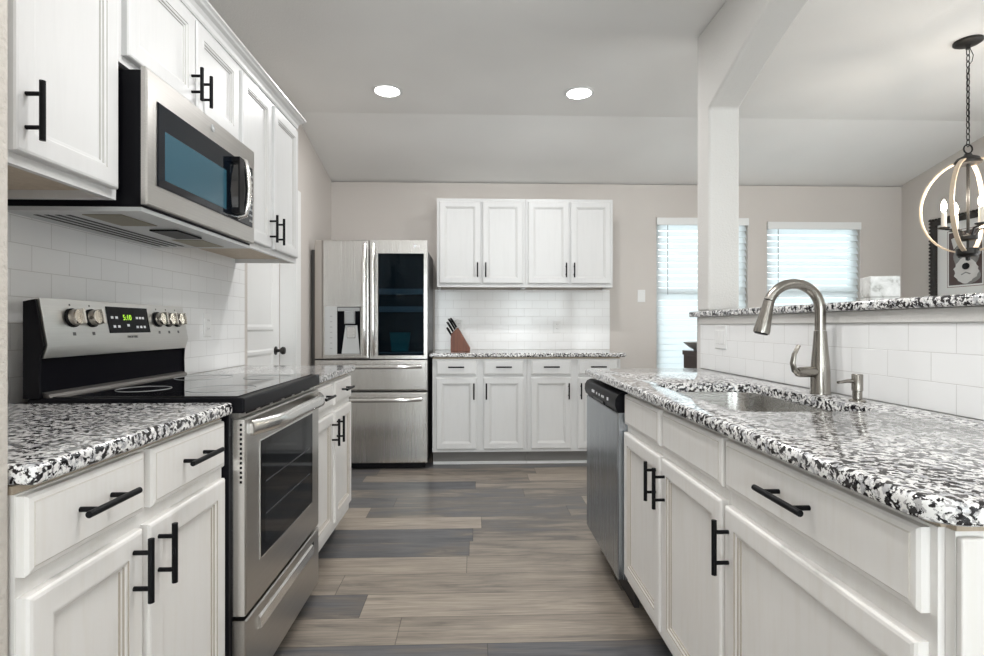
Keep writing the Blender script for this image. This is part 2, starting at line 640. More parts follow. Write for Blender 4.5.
def door(root, x0, x1, z0, z1, hx=None, hz=None, hl=0.128, mat=None):
    o = MB().panel(x0, x1, z0, z1, DOORP).build('door', mat or M['cab'], root)
    glaze_grooves(o, (4, 7, 9), M['glaze'] if mat is None else M['glaze_pale'])
    if hx is not None:
        bar_handle(o, (hx, -0.020, hz), 'z', hl, 0.034)
    return o


def drawer(root, x0, x1, z0, z1, handle=True, hl=0.145, mat=None):
    o = MB().panel(x0, x1, z0, z1, DRAWP).build('drawer', mat or M['cab'], root)
    glaze_grooves(o, (3,), M['glaze_soft'] if mat is None else M['glaze_pale'])
    if handle:
        bar_handle(o, ((x0 + x1) / 2, -0.020, (z0 + z1) / 2 + 0.006), 'x', hl, 0.034)
    return o


def base_carcass(root, w, depth, mat, kick=None, top=0.868, hollow=None):
    if hollow:   # open-topped box for a sink
        m = MB()
        m.box(0, 0.018, 0.018, depth, 0.115, top).box(w - 0.018, w, 0.018, depth, 0.115, top)
        m.box(0.0181, w - 0.0181, depth - 0.018, depth, 0.115, top).box(0.0181, w - 0.0181, 0.018, depth - 0.0181, 0.115, 0.133)
        m.build('carcass', mat, root)
    else:
        box('carcass', mat, (0, w, 0.018, depth, 0.115, top), root)
    box('face_frame', mat, (0, w, 0, 0.0178, 0.115, top), root)
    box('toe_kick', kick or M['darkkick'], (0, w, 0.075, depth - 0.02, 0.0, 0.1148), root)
    box('build_up_strip', M['tan'], (0, w, 0.004, 0.05, top, top + 0.0125), root)


# ------------------------------------------------------------------ room shell
XL, XR, YB, YF = -1.305, 4.06, 4.90, -4.0
struct(box('floor', M['floor'], (-3.2, XR + 0.15, YF - 0.15, YB + 0.15, -0.1, 0)))
# ceiling: flat, then sloping down to the back wall
m = MB()
m.prism([(YF - 0.15, CEIL), (3.90, CEIL), (YB, 2.468), (YB + 0.15, 2.435), (YB + 0.15, 2.56), (3.90, CEIL + 0.12), (YF - 0.15, CEIL + 0.12)], 'X', -3.2, XR + 0.15)
struct(m.build('ceiling', M['ceiling']))
# back wall with two window openings
W1 = (1.705, 2.575, 0.40, 2.150)
W2 = (2.757, 3.655, 0.95, 2.118)
m = MB()
TOPB = 2.455
m.box(-3.2, W1[0], YB, YB + 0.14, 0, TOPB).box(W1[0], W1[1], YB, YB + 0.14, 0, W1[2]).box(W1[0], W1[1], YB, YB + 0.14, W1[3], TOPB)
m.box(W1[1], W2[0], YB, YB + 0.14, 0, TOPB).box(W2[0], W2[1], YB, YB + 0.14, 0, W2[2]).box(W2[0], W2[1], YB, YB + 0.14, W2[3], TOPB)
m.box(W2[1], XR + 0.14, YB, YB + 0.14, 0, TOPB)
struct(m.build('wall_back', M['wall']))


def side_profile(y0, y1):
    pts = [(y0, 0), (y1, 0)]
    if y1 > 3.9:
        pts += [(y1, CEIL - (y1 - 3.9) * 0.222), (3.9, CEIL)]
    else:
        pts += [(y1, CEIL)]
    pts += [(y0, CEIL)]
    return pts


struct(MB().prism(side_profile(YF - 0.15, YB - 0.001), 'X', XR, XR + 0.14).build('wall_right', M['wall']))
# left wall with the pantry door opening
DY0, DY1, DTOP = 3.10, 3.892, 2.05
m = MB()
m.prism(side_profile(0.829, DY0), 'X', XL - 0.14, XL)
m.prism([(DY0, DTOP), (DY1, DTOP), (DY1, CEIL), (DY0, CEIL)], 'X', XL - 0.14, XL)
m.prism([(DY1, 0), (YB - 0.001, 0), (YB - 0.001, CEIL - 0.2218), (3.9, CEIL), (DY1, CEIL)], 'X', XL - 0.14, XL)
struct(m.build('wall_left', M['wall']))
# short return wall at the left edge of the photograph, running away to the left
m = MB().box(-3.2, -0.70, 0.690, 0.828, 0, CEIL)
struct(m.build('wall_return', M['stub'], bevel=0.012, seg=3))
# living room side behind the camera
struct(box('wall_living', M['wall'], (-3.2, -3.06, YF, 0.689, 0, CEIL)))
m = MB()
m.box(-3.2, -2.15, YF - 0.14, YF, 0, CEIL).box(-2.15, -0.45, YF - 0.14, YF, 0, 0.4).box(-2.15, -0.45, YF - 0.14, YF, 2.3, CEIL)
m.box(-0.45, 0.75, YF - 0.14, YF, 0, CEIL).box(0.75, 3.05, YF - 0.14, YF, 0, 0.4).box(0.75, 3.05, YF - 0.14, YF, 2.3, CEIL)
m.box(3.05, XR, YF - 0.14, YF, 0, CEIL)
struct(m.build('wall_front', M['wall']))

# bar half wall, column and arched header: one wall
PX0, PX1 = 1.200, 1.362
YC0, YC1 = 2.672, 2.818
m = MB()
m.box(PX0, PX1, -1.05, YC1, 0, 1.182)
m.build('wall_bar', M['trimwall'], bevel=0.004)
bpy.data.objects['wall_bar']['kind'] = 'structure'
arch = []
SPR = 2.250
NA = 28
half = 1.79
for k in range(NA + 1):
    d = 2 * half * k / NA
    arch.append((YC0 - d, SPR + 0.435 * d - 0.1215 * d * d))
YN = YC0 - 2 * half
poly = [(YC1, 1.2125), (YC1, CEIL), (YN - 0.15, CEIL), (YN - 0.15, 1.2125), (YN, 1.2125)] + arch[::-1] + [(YC0, 1.2125)]
o = MB().prism(poly, 'X', PX0, PX1).build('wall_arch', M['trimwall'], bevel=0.014, seg=4)
struct(o)
# trim board under the bar and tile on the half wall
struct(box('trim_1', M['trimwall'], (1.186, 1.1995, -1.05, 2.76, 1.1445, 1.1815), None, 0.002))
struct(box('wall_tile_bar', M['tile_p'], (1.193, 1.1995, -1.05, 2.755, 0.9145, 1.1440)))
struct(box('wall_tile_left', M['tile_l'], (XL + 0.0005, XL + 0.008, 0.830, 3.045, 0.9145, 1.62)))
struct(box('wall_tile_back', M['tile_x'], (-0.36, 1.262, YB - 0.008, YB - 0.0005, 0.9165, 1.469)))
# baseboards
struct(box('baseboard_back', M['white'], (1.30, XR - 0.001, YB - 0.014, YB - 0.0005, 0, 0.10)))
struct(box('baseboard_right', M['white'], (XR - 0.014, XR - 0.0005, YF, YB - 0.015, 0, 0.10)))

# pantry door set deep in the left wall
d1 = struct(box('door_1', M['white'], (XL - 0.138, XL - 0.105, DY0 + 0.004, DY1 - 0.004, 0.008, DTOP - 0.006)))
for za, zb in ((0.22, 0.98), (1.10, 1.92)):
    m = MB()
    for ya, yb in ((DY0 + 0.12, DY1 - 0.12),):
        pr = [(0, 0.0), (0.012, 0.008), (0.030, 0.008), (0.045, 0.002), (0.06, 0.002)]
        m.loft([[(XL - 0.1045 + y, ya + i, za + i), (XL - 0.1045 + y, yb - i, za + i), (XL - 0.1045 + y, yb - i, zb - i), (XL - 0.1045 + y, ya + i, zb - i)] for i, y in pr])
    m.build('door_panel', M['white'], d1)
m = MB()
m.lathe([(0.030, 0), (0.030, 0.006), (0.012, 0.010), (0.010, 0.035), (0.022, 0.040), (0.028, 0.052), (0.024, 0.066), (0.0, 0.070)], (XL - 0.105, 3.815, 0.96), (1, 0, 0), 20)
m.build('door_knob', M['bronze'], d1, smooth=True)
m = MB()
m.box(XL - 0.10, XL + 0.001, DY1 - 0.0035, DY1 + 0.018, 0, DTOP + 0.001)
m.box(XL + 0.001, XL + 0.018, DY1 - 0.004, DY1 + 0.098, 0, DTOP + 0.08)
m.box(XL + 0.001, XL + 0.018, DY0 - 0.004, DY1 - 0.005, DTOP - 0.004, DTOP + 0.08)
struct(m.build('trim_2', M['white'], bevel=0.003))


# ------------------------------------------------------------------ windows and blinds
def window(n, w, label):
    x0, x1, z0, z1 = w
    m = MB()
    ya, yb = YB + 0.07, YB + 0.12
    f = 0.045
    m.box(x0, x0 + f, ya, yb, z0, z1).box(x1 - f, x1, ya, yb, z0, z1).box(x0 + f, x1 - f, ya, yb, z0, z0 + f).box(x0 + f, x1 - f, ya, yb, z1 - f, z1)
    zm = 1.45
    m.box(x0 + f, x1 - f, ya, yb, zm - 0.025, zm + 0.025)
    fr = struct(m.build('window_%d' % n, M['white'], bevel=0.003))
    box('pane', M['pane'], (x0 + f, x1 - f, YB + 0.092, YB + 0.096, z0 + f, zm - 0.025), fr)
    box('pane', M['pane'], (x0 + f, x1 - f, YB + 0.092, YB + 0.096, zm + 0.025, z1 - f), fr)
    box('window_sill', M['white'], (x0 - 0.03, x1 + 0.03, YB - 0.03, YB - 0.0005, z0 - 0.03, z0 - 0.002), fr)
    t = thing('window_blind', label, 'blind', ((x0 + x1) / 2, YB - 0.004, z0))
    w_ = (x1 - x0) / 2 - 0.004
    h = z1 - z0
    box('valance', M['white'], (-w_ - 0.004, w_ + 0.004, -0.016, 0.0, h - 0.072, h - 0.004), t, 0.003)
    box('headrail', M['white'], (-w_, w_, 0.006, 0.05, h - 0.06, h - 0.008), t)
    m = MB()
    pitch = 0.0475 * 1.25
    z = h - 0.09
    a = math.radians(68)
    while z > 0.05:
        dx, dz = 0.031 * math.cos(a), 0.031 * math.sin(a)
        cy = 0.032
        m.prism([(cy - dx, z - dz), (cy - dx + 0.003, z - dz - 0.0015), (cy + dx + 0.003, z + dz - 0.0015), (cy + dx, z + dz)], 'X', -w_ + 0.003, w_ - 0.003)
        z -= pitch
    m.build('slats', M['slat'], t)
    box('bottom_rail', M['white'], (-w_ + 0.003, w_ - 0.003, 0.012, 0.05, 0.012, 0.034), t)
    m = MB()
    m.tube([(-w_ + 0.10, -0.003, h - 0.07), (-w_ + 0.10, -0.003, h - 0.72)], 0.0035, 6)
    m.build('tilt_wand', M['greypl'], t)
    return t


window(1, W1, 'white slatted blind on the tall window half hidden behind the white column')
window(2, W2, 'white slatted blind on the window seen behind the arched kitchen faucet')
# unseen living room windows behind the camera, added for the fill daylight
for n, (x0, x1) in ((3, (-2.15, -0.45)), (4, (0.75, 3.05))):
    m = MB()
    for a, b in ((x0, x0 + 0.05), ((x0 + x1) / 2 - 0.03, (x0 + x1) / 2 + 0.03), (x1 - 0.05, x1)):
        m.box(a, b, YF - 0.10, YF - 0.05, 0.4, 2.3)
    m.box(x0 + 0.0501, x1 - 0.0501, YF - 0.099, YF - 0.051, 0.4, 0.45).box(x0 + 0.0501, x1 - 0.0501, YF - 0.099, YF - 0.051, 2.25, 2.3)
    fr = struct(m.build('window_%d' % n, M['white']))
    box('pane', M['pane'], (x0 + 0.05, x1 - 0.05, YF - 0.078, YF - 0.074, 0.45, 2.25), fr)

# unseen patio door added on the right dining wall as a daylight source
m = MB()
for a, b in ((1.40, 1.48), (2.20, 2.30), (3.02, 3.10)):
    m.box(XR - 0.03, XR - 0.001, a, b, 0.02, 2.10)
for z in (0.02, 2.02):
    m.box(XR - 0.029, XR - 0.002, 1.4801, 2.1999, z, z + 0.08).box(XR - 0.029, XR - 0.002, 2.3001, 3.0199, z, z + 0.08)
fr = struct(m.build('door_2', M['white']))
for a, b in ((1.48, 2.20), (2.30, 3.02)):
    box('pane', M['pane'], (XR - 0.018, XR - 0.014, a, b, 0.1005, 2.0195), fr)

# ------------------------------------------------------------------ left run
XF = -0.70          # face frame plane of the left base cabinets
Y0, Y1 = 0.832, 1.494
t = thing('base_cabinet', 'white two-door base cabinet nearest the camera on the left, before the range', 'cabinet', (XF, Y0, 0), PI / 2)
w = Y1 - Y0
base_carcass(t, w, 0.598, M['cab'], top=0.877)
drawer(t, 0.002, 0.293, 0.750, 0.874, hl=0.135)
drawer(t, 0.317, 0.646, 0.750, 0.874)
door(t, 0.002, 0.284, 0.150, 0.718, 0.284 - 0.032, 0.645)
door(t, 0.304, 0.646, 0.150, 0.718, 0.304 + 0.032, 0.645)
RY0, RY1 = 1.500, 2.230
Y2, Y3 = 2.236, 2.990
t = thing('base_cabinet', 'white two-door base cabinet between the range and the refrigerator', 'cabinet', (XF, Y2, 0), PI / 2)
base_carcass(t, Y3 - Y2, 0.598, M['cab'])
drawer(t, 0.012, 0.352, 0.745, 0.862, hl=0.15)
drawer(t, 0.395, 0.735, 0.745, 0.862, hl=0.15)
door(t, 0.012, 0.352, 0.165, 0.715, 0.352 - 0.024, 0.625)
door(t, 0.395, 0.735, 0.165, 0.715, 0.395 + 0.024, 0.625)


def counter(name, label, b, bevel=0.009):
    return tag(box(name, M['granite'], b, None, bevel, 4), label, 'countertop')


counter('countertop', 'speckled black and white granite countertop at left, nearest the camera', (XL + 0.002, -0.668, 0.831, RY0 - 0.004, 0.890, 0.923))
counter('countertop', 'speckled granite countertop between the range and the refrigerator', (XL + 0.009, -0.668, RY1 + 0.004, 3.012, 0.882, 0.914))
bpy.data.objects['countertop'].location.x = 0.0

# ---- range
rng = thing('kitchen_range', 'stainless steel electric range with black glass cooktop and five knobs', 'stove', (-0.645, RY0, 0), PI / 2)
w = RY1 - RY0
BK = 0.605
box('body', M['blackp'], (0.004, w - 0.004, 0.040, BK, 0.035, 0.890), rng, 0.003)
for x in (0.04, w - 0.04):
    for y in (0.09, BK - 0.06):
        MB().lathe([(0.018, 0), (0.018, 0.034)], (x, y, 0.001), n=12).build('foot', M['black'], rng)
# cooktop with thick black trim
ct = box('cooktop', M['blackp'], (0, w, -0.004, BK - 0.02, 0.8905, 0.934), rng, 0.006, 3)
box('glass_surface', M['cooktop'], (0.018, w - 0.018, 0.022, BK - 0.075, 0.9342, 0.9375), ct, 0.0015)
for bx, by, br in ((0.2, 0.15, 0.10), (0.57, 0.15, 0.085), (0.2, 0.39, 0.075), (0.57, 0.39, 0.10)):
    n = 40
    lo = []
    for k in range(n):
        a = 2 * PI * k / n
        lo.append((bx + br * math.cos(a), by + br * math.sin(a), 0.9378))
    MB().tube(lo, 0.0009, 4, closed=True).build('burner_ring', M['greypl'], ct)
# oven door
dr = MB().panel(0.024, w - 0.004, 0.312, 0.872, [(0, 0.038), (0, 0.004), (0.004, 0.0), (0.01, 0.0)]).build('oven_door', M['steelX'], rng)
dside = box('door_edge', M['chrome'], (0.020, 0.0239, 0.003, 0.038, 0.314, 0.870), dr)
m = MB()
for k in range(13):
    z = 0.69 + k * 0.0135
    m.box(0.0190, 0.0201, 0.010, 0.016, z, z + 0.007)
m.build('side_vents', M['black'], dr)
MB().panel(0.119, 0.637, 0.432, 0.792, [(0, 0.002), (0, -0.0015), (0.003, -0.002)]).build('window_bezel', M['chrome'], dr)
gl = MB().panel(0.123, 0.633, 0.436, 0.788, [(0, 0.002), (0, -0.0025), (0.002, -0.003)]).build('oven_window', M['glass'], dr)
MB().panel(0.155, 0.603, 0.465, 0.760, [(0, -0.0025), (0, -0.0032)]).build('inner_glass', M['ovenglass'], gl)
m = MB()
for z in (0.555, 0.655):
    m.box(0.16, 0.60, -0.0036, -0.0033, z, z + 0.004)
m.build('rack', M['rack'], gl)
# vent strip above the door
vs = MB().box(0.024, w - 0.004, 0.020, 0.045, 0.8735, 0.8900).build('vent_strip', M['steelX'], rng)
for k in range(6):
    box('vent_slot', M['black'], (0.07 + k * 0.105, 0.14 + k * 0.105, 0.018, 0.0215, 0.8795, 0.8855), vs)
# bowed handle
m = MB()
pts = []
for k in range(17):
    u = k / 16
    x = 0.040 + u * (w - 0.065)
    bow = math.sin(PI * u)
    pts.append((x, -0.008 - 0.046 * min(1.0, bow * 1.9), 0.842 + 0.006 * bow))
m.tube(pts, 0.0225, 16, flat=0.55)
for x in (0.050, w - 0.035):
    m.box(x - 0.012, x + 0.012, -0.018, 0.002, 0.828, 0.856)
m.build('oven_handle', M['chrome'], dr, smooth=True)
# storage drawer with finger groove
sd = MB().panel(0.022, w - 0.004, 0.072, 0.300, [(0, 0.038), (0, 0.004), (0.004, 0.0), (0.01, 0.0)]).build('storage_drawer', M['steelX'], rng)
MB().prism([(0.0005, 0.268), (-0.006, 0.262), (-0.010, 0.232), (0.0005, 0.226)], 'X', 0.109, 0.632).build('drawer_grip', M['chrome'], sd)
box('grip_shadow_gap', M['black'], (0.634, 0.654, -0.001, 0.0005, 0.235, 0.268), sd)
# backguard: steel face leaning back over a black lower panel
m = MB()
yo = lambda X: -0.645 - X           # local y of world X
prof = [(yo(-1.237), 1.206), (yo(-1.200), 1.214), (yo(-1.177), 1.082), (yo(-1.188), 1.045), (yo(-1.237), 1.045)]
bgd = m.prism(prof, 'X', 0.006, w - 0.004).build('backguard', M['steelB'], rng, bevel=0.0015)
side = [(yo(-1.238), 0.9342), (yo(-1.238), 1.203), (yo(-1.206), 1.209), (yo(-1.183), 1.080), (yo(-1.193), 1.046), (yo(-1.196), 1.0), (yo(-1.194), 0.9342)]
MB().prism(side, 'X', -0.002, 0.0055).build('backguard_end', M['blackp'], rng)
MB().prism(side, 'X', w - 0.0035, w + 0.002).build('backguard_end', M['blackp'], rng)
m = MB()
m.prism([(yo(-1.236), 0.9346), (yo(-1.236), 1.0445), (yo(-1.2015), 1.0445), (yo(-1.199), 0.96), (yo(-1.195), 0.9346)], 'X', 0.0058, w - 0.0038)
lowp = m.build('lower_panel', M['matteblack'], rng, bevel=0.003)
MB().prism([(yo(-1.1945), 0.9348), (yo(-1.176), 0.9348), (yo(-1.180), 0.9440), (yo(-1.1975), 0.9500)], 'X', 0.012, w - 0.012).build('panel_trim', M['darksteel'], lowp)
# sloping frame of the steel face: local x along width, up direction along the slope
sx = Vector((1, 0, 0))
pt, pb = Vector((0, yo(-1.200), 1.214)), Vector((0, yo(-1.177), 1.082))
sup = (pt - pb).normalized()
nrm = sx.cross(sup) * -1
if nrm.y > 0:
    nrm = -nrm


def face_pt(x, s, off=0.0):
    return Vector((x, 0, 0)) + pb + sup * s + nrm * off


def slab(name, mat, x0, x1, s0, s1, h, parent):
    m = MB()
    lo = [tuple(face_pt(x, s, -0.0005)) for x, s in ((x0, s0), (x1, s0), (x1, s1), (x0, s1))]
    hi = [tuple(face_pt(x, s, h)) for x, s in ((x0, s0), (x1, s0), (x1, s1), (x0, s1))]
    m.loft([lo, hi])
    return m.build(name, mat, parent)


disp = slab('display', M['glass'], 0.262, 0.478, 0.030, 0.118, 0.0015, bgd)
text('clock_digits', '5:10', M['led'], 0.026, face_pt(0.360, 0.082, 0.002), sx, sup, disp)
for bx, bs in ((0.284, 0.082), (0.306, 0.082), (0.290, 0.052), (0.312, 0.052), (0.360, 0.056), (0.412, 0.082), (0.430, 0.082), (0.446, 0.082), (0.408, 0.050), (0.428, 0.050), (0.448, 0.050)):
    q = [face_pt(bx + a, bs + b, 0.0017) for a, b in ((-0.006, -0.004), (0.006, -0.004), (0.006, 0.004), (-0.006, 0.004))]
    MB().loft([[tuple(p) for p in q], [tuple(p + nrm * 0.0004) for p in q]]).build('touch_key', M['ink'], disp)
text('brand_lettering', 'FRIGIDAIRE', M['darkink'], 0.011, face_pt(0.375, 0.016, 0.0006), sx, sup, bgd)
for kx in (0.110, 0.190, 0.535, 0.598, 0.661):
    m = MB()
    c = face_pt(kx, 0.078, 0)
    m.lathe([(0.0285, 0), (0.0285, 0.006), (0.026, 0.008)], c, nrm, 24)
    kb = m.build('knob', M['black'], rng, smooth=True)
    m = MB()
    m.lathe([(0.0245, 0.0082), (0.024, 0.024), (0.0225, 0.027), (0.0, 0.0275)], c, nrm, 24)
    m.build('knob_face', M['knob'], kb, smooth=True)
    m = MB()
    lo = [tuple(face_pt(kx + a, 0.078 + b, 0.027)) for a, b in ((-0.005, -0.023), (0.005, -0.023), (0.005, 0.023), (-0.005, 0.023))]
    hi = [tuple(face_pt(kx + a * 0.8, 0.078 + b, 0.040)) for a, b in ((-0.005, -0.022), (0.005, -0.022), (0.005, 0.022), (-0.005, 0.022))]
    m.loft([lo, hi])
    m.build('knob_grip', M['knob'], kb)
for kx in (0.110, 0.190, 0.535, 0.598, 0.661):
    for a, b, ww, hh in ((0, 0.030, 0.006, 0.005), (0, 0.117, 0.003, 0.003)):
        q = [face_pt(kx + a + u * ww, b + v * hh, 0.0003) for u, v in ((-1, -1), (1, -1), (1, 1), (-1, 1))]
        MB().loft([[tuple(p) for p in q], [tuple(p + nrm * 0.0003) for p in q]]).build('burner_mark', M['darkink'], bgd)

# ------------------------------------------------------------------ left uppers, crown, microwave
UX = -0.975
UD = 0.327


def upper_carcass(root, w, z0, z1, mat):
    m = MB()
    m.box(0, w, 0.018, UD, z0 + 0.028, z1)
    m.box(0, 0.016, 0.018, UD, z0, z0 + 0.0279).box(w - 0.016, w, 0.018, UD, z0, z0 + 0.0279)
    m.build('carcass', mat, root)
    m = MB()
    m.box(0, w, 0, 0.0178, z0 + 0.028, z1)
    m.box(0, w, 0, 0.0178, z0, z0 + 0.0279)
    m.build('face_frame', mat, root)
    box('bottom_panel', M['tan'], (0.0165, w - 0.0165, 0.0185, UD - 0.001, z0 + 0.022, z0 + 0.0278), root)


UZ0, UZ1 = 1.478, 2.215
DZ0, DZ1 = 1.503, 2.192
t = thing('wall_cabinet', 'white wall cabinet left of the microwave, nearest the camera', 'cabinet', (UX, 0.830, 0), PI / 2)
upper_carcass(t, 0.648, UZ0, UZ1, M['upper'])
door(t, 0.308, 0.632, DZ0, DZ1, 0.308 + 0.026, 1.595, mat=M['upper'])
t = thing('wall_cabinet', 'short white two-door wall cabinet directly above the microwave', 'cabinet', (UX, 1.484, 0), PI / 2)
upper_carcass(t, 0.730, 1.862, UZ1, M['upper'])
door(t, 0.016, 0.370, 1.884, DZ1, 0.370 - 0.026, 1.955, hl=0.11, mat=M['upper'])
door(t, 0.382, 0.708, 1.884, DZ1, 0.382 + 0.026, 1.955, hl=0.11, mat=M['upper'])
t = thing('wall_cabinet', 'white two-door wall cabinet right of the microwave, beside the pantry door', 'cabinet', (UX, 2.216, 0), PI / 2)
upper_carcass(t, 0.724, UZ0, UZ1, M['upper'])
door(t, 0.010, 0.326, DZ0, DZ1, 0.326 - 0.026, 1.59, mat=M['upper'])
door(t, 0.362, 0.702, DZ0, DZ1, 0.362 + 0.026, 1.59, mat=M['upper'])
# crown moulding along the top
cr = [(0.0, 2.2155), (-0.004, 2.2155), (-0.008, 2.222), (-0.010, 2.236), (-0.018, 2.248), (-0.030, 2.256), (-0.034, 2.262), (-0.042, 2.268), (-0.042, 2.276), (0.02, 2.276), (0.02, 2.2155)]
m = MB()
ends = []
L0 = [(UX - y, 0.831, z) for y, z in cr]
L1 = [(UX - y, 2.942 - y, z) for y, z in cr]
L2 = [(XL + 0.002, 2.942 - y, z) for y, z in cr]
m.loft([L0, L1, L2])
tag(m.build('crown_moulding', M['upper']), 'white crown moulding along the tops of the left wall cabinets', 'moulding')

# ---- microwave
MX = -0.90
mw = thing('microwave', 'stainless over-the-range microwave mounted above the range', 'microwave', (MX, 1.490, 0), PI / 2)
w = 0.716
MZ0, MZ1 = 1.452, 1.850
box('body', M['blackp'], (0.004, w - 0.004, 0.0165, 0.400, MZ0 + 0.012, MZ1 - 0.006), mw, 0.003)
fr = MB().panel(0, w, MZ0 + 0.018, MZ1, [(0, 0.016), (0, 0.004), (0.004, 0), (0.01, 0)]).build('front_frame', M['steelX'], mw)
gp = MB().panel(0.047, 0.690, 1.533, 1.772, [(0, 0.001), (0, -0.0025), (0.003, -0.004)]).build('glass_panel', M['mwglass'], mw)
MB().panel(0.078, 0.462, 1.556, 1.700, [(0, -0.0035), (0.002, -0.0046)]).build('window_screen', M['mwscreen'], gp)
m = MB()
for r in range(9):
    for c in range(2):
        z = 1.552 + r * 0.0225
        x = w - 0.058 + c * 0.016
        m.box(x, x + 0.010, -0.0052, -0.0039, z, z + 0.008)
m.build('keypad', M['greypl'], gp)
m = MB()
pts = [(0.556, -0.004, 1.550), (0.556, -0.030, 1.556), (0.556, -0.040, 1.60), (0.556, -0.044, 1.655), (0.556, -0.040, 1.71), (0.556, -0.030, 1.760), (0.556, -0.004, 1.768)]
m.tube(pts, 0.012, 12, flat=0.8)
m.build('door_handle', M['chrome'], gp, smooth=True)
m = MB()
m.box(0.500, 0.541, -0.034, -0.004, 1.556, 1.574).box(0.500, 0.541, -0.034, -0.004, 1.744, 1.762).box(0.500, 0.541, -0.034, -0.029, 1.574, 1.744)
m.build('handle_backing', M['black'], gp)
m = MB()
m.lathe([(0.0125, 0), (0.0125, 0.002), (0.0105, 0.003), (0.010, 0.0022), (0.0, 0.0022)], (0.368, 0.0, 1.816), (0, -1, 0), 24)
bd = m.build('badge', M['greypl'], fr, smooth=True)
text('badge_lettering', 'GE', M['ink'], 0.010, (0.368, -0.0028, 1.816), (1, 0, 0), (0, 0, 1), bd)
# underside
un = box('underside_plate', M['palegrey'], (0.004, w - 0.004, 0.0168, 0.398, MZ0, MZ0 + 0.0115), mw)
for xa in (0.05, w - 0.22):
    box('grease_filter', M['filter'], (xa, xa + 0.17, 0.10, 0.21, MZ0 - 0.002, MZ0 - 0.0002), un)
m = MB()
m.box(0.285, 0.445, 0.075, 0.165, MZ0 - 0.006, MZ0 - 0.0002)
m.build('task_light_cover', M['black'], un, 0.002)
m = MB()
for k in range(4):
    m.box(0.06, w - 0.06, 0.25 + k * 0.03, 0.262 + k * 0.03, MZ0 - 0.0012, MZ0 - 0.0002)
m.build('vent_louvres', M['black'], un)

# ------------------------------------------------------------------ refrigerator
FY = 4.205
fg = thing('refrigerator', 'stainless french door refrigerator with water dispenser and black glass door', 'refrigerator', (-1.252, FY, 0), 0)
FW = 0.882
box('body', M['fridgeside'], (-0.044, FW - 0.004, 0.070, 0.680, 0.03, 1.745), fg, 0.004)
box('base_grille', M['black'], (0.02, FW - 0.02, 0.03, 0.0695, 0.012, 0.049), fg)
for x in (0.06, FW - 0.06):
    for y in (0.12, 0.62):
        MB().lathe([(0.02, 0), (0.02, 0.029)], (x, y, 0.0005), n=12).build('foot', M['black'], fg)
DP = [(0, 0.066), (0, 0.008), (0.002, 0.004), (0.006, 0.0015), (0.012, 0.0)]
strip = MB().panel(0.0, 0.056, 0.876, 1.812, [(0, 0.066), (0, 0.010), (0.003, 0.006), (0.008, 0.005)]).build('door_edge_trim', M['taupe'], fg)  # curved door edge; its colour paints in the wall's reflection
ld = MB().panel(0.060, 0.4235, 0.876, 1.812, DP).build('left_door', M['fridge'], fg)
m = MB()
m.box(0.4325, 0.4960, 0, 0.066, 0.876, 1.812).box(0.8560, FW, 0, 0.066, 0.876, 1.812)
m.box(0.4960, 0.8560, 0, 0.066, 0.876, 0.902).box(0.4960, 0.8560, 0, 0.066, 1.708, 1.812)
bmesh.ops.remove_doubles(m.bm, verts=m.bm.verts, dist=0.0001)
rd = m.build('right_door', M['fridge'], fg)
cav = box('door_compartment', M['fridgeside'], (0.497, 0.855, 0.062, 0.0655, 0.903, 1.707), rd)
for zz in (1.245, 1.385):
    box('shelf', M['shelf'], (0.500, 0.852, 0.006, 0.061, zz, zz + 0.012), rd, 0.002)
    box('shelf_rail', M['shelf'], (0.500, 0.852, 0.006, 0.009, zz + 0.0125, zz + 0.045), rd)
MB().prism([(0.600, 0.9305), (0.730, 0.9305), (0.748, 1.085), (0.582, 1.085)], 'Y', 0.012, 0.056).build('tub', M['teal'], rd, bevel=0.006)
box('bin_shelf', M['shelf'], (0.500, 0.852, 0.006, 0.061, 0.918, 0.930), rd, 0.002)
# dispenser: px 324..361 x 306..355
dx0, dx1, dz0, dz1 = 0.078, 0.365, 0.905, 1.292
dp = MB().panel(dx0, dx1, dz0, dz1, [(0, 0.002), (0, -0.003), (0.002, -0.004)]).build('dispenser_frame', M['steelZ'], ld)
MB().panel(dx0 + 0.004, dx0 + 0.098, dz0 + 0.004, dz1 - 0.004, [(0, -0.0035), (0, -0.0052), (0.001, -0.0056)]).build('control_strip', M['palegrey'], dp)
for k in range(7):
    box('touch_button', M['greypl'], (dx0 + 0.045, dx0 + 0.062, -0.0062, -0.0057, dz0 + 0.05 + k * 0.042, dz0 + 0.058 + k * 0.042), dp)
MB().panel(dx0 + 0.100, dx1 - 0.006, dz0 + 0.010, dz1 - 0.006, [(0, -0.0035), (0, -0.0048)]).build('dispenser_cavity', M['glass'], dp)
m = MB()
m.prism([(dx0 + 0.135, dz0 + 0.012), (dx1 - 0.010, dz0 + 0.012), (dx1 - 0.030, dz0 + 0.235), (dx0 + 0.165, dz0 + 0.235)], 'Y', -0.0068, -0.0048)
m.build('cavity_back', M['palegrey'], dp)
MB().panel(dx0 + 0.105, dx1 - 0.010, dz1 - 0.040, dz1 - 0.012, [(0, -0.0045), (0, -0.012), (0.002, -0.014)]).build('dispenser_hood', M['greypl'], dp)
MB().panel(dx0 + 0.160, dx0 + 0.240, dz1 - 0.140, dz1 - 0.0405, [(0, -0.0045), (0, -0.022), (0.006, -0.030)]).build('dispenser_spout', M['greypl'], dp)
MB().panel(dx0 + 0.178, dx0 + 0.245, dz0 + 0.135, dz0 + 0.225, [(0, -0.0065), (0, -0.010), (0.003, -0.012)]).build('dispenser_paddle', M['chrome'], dp)
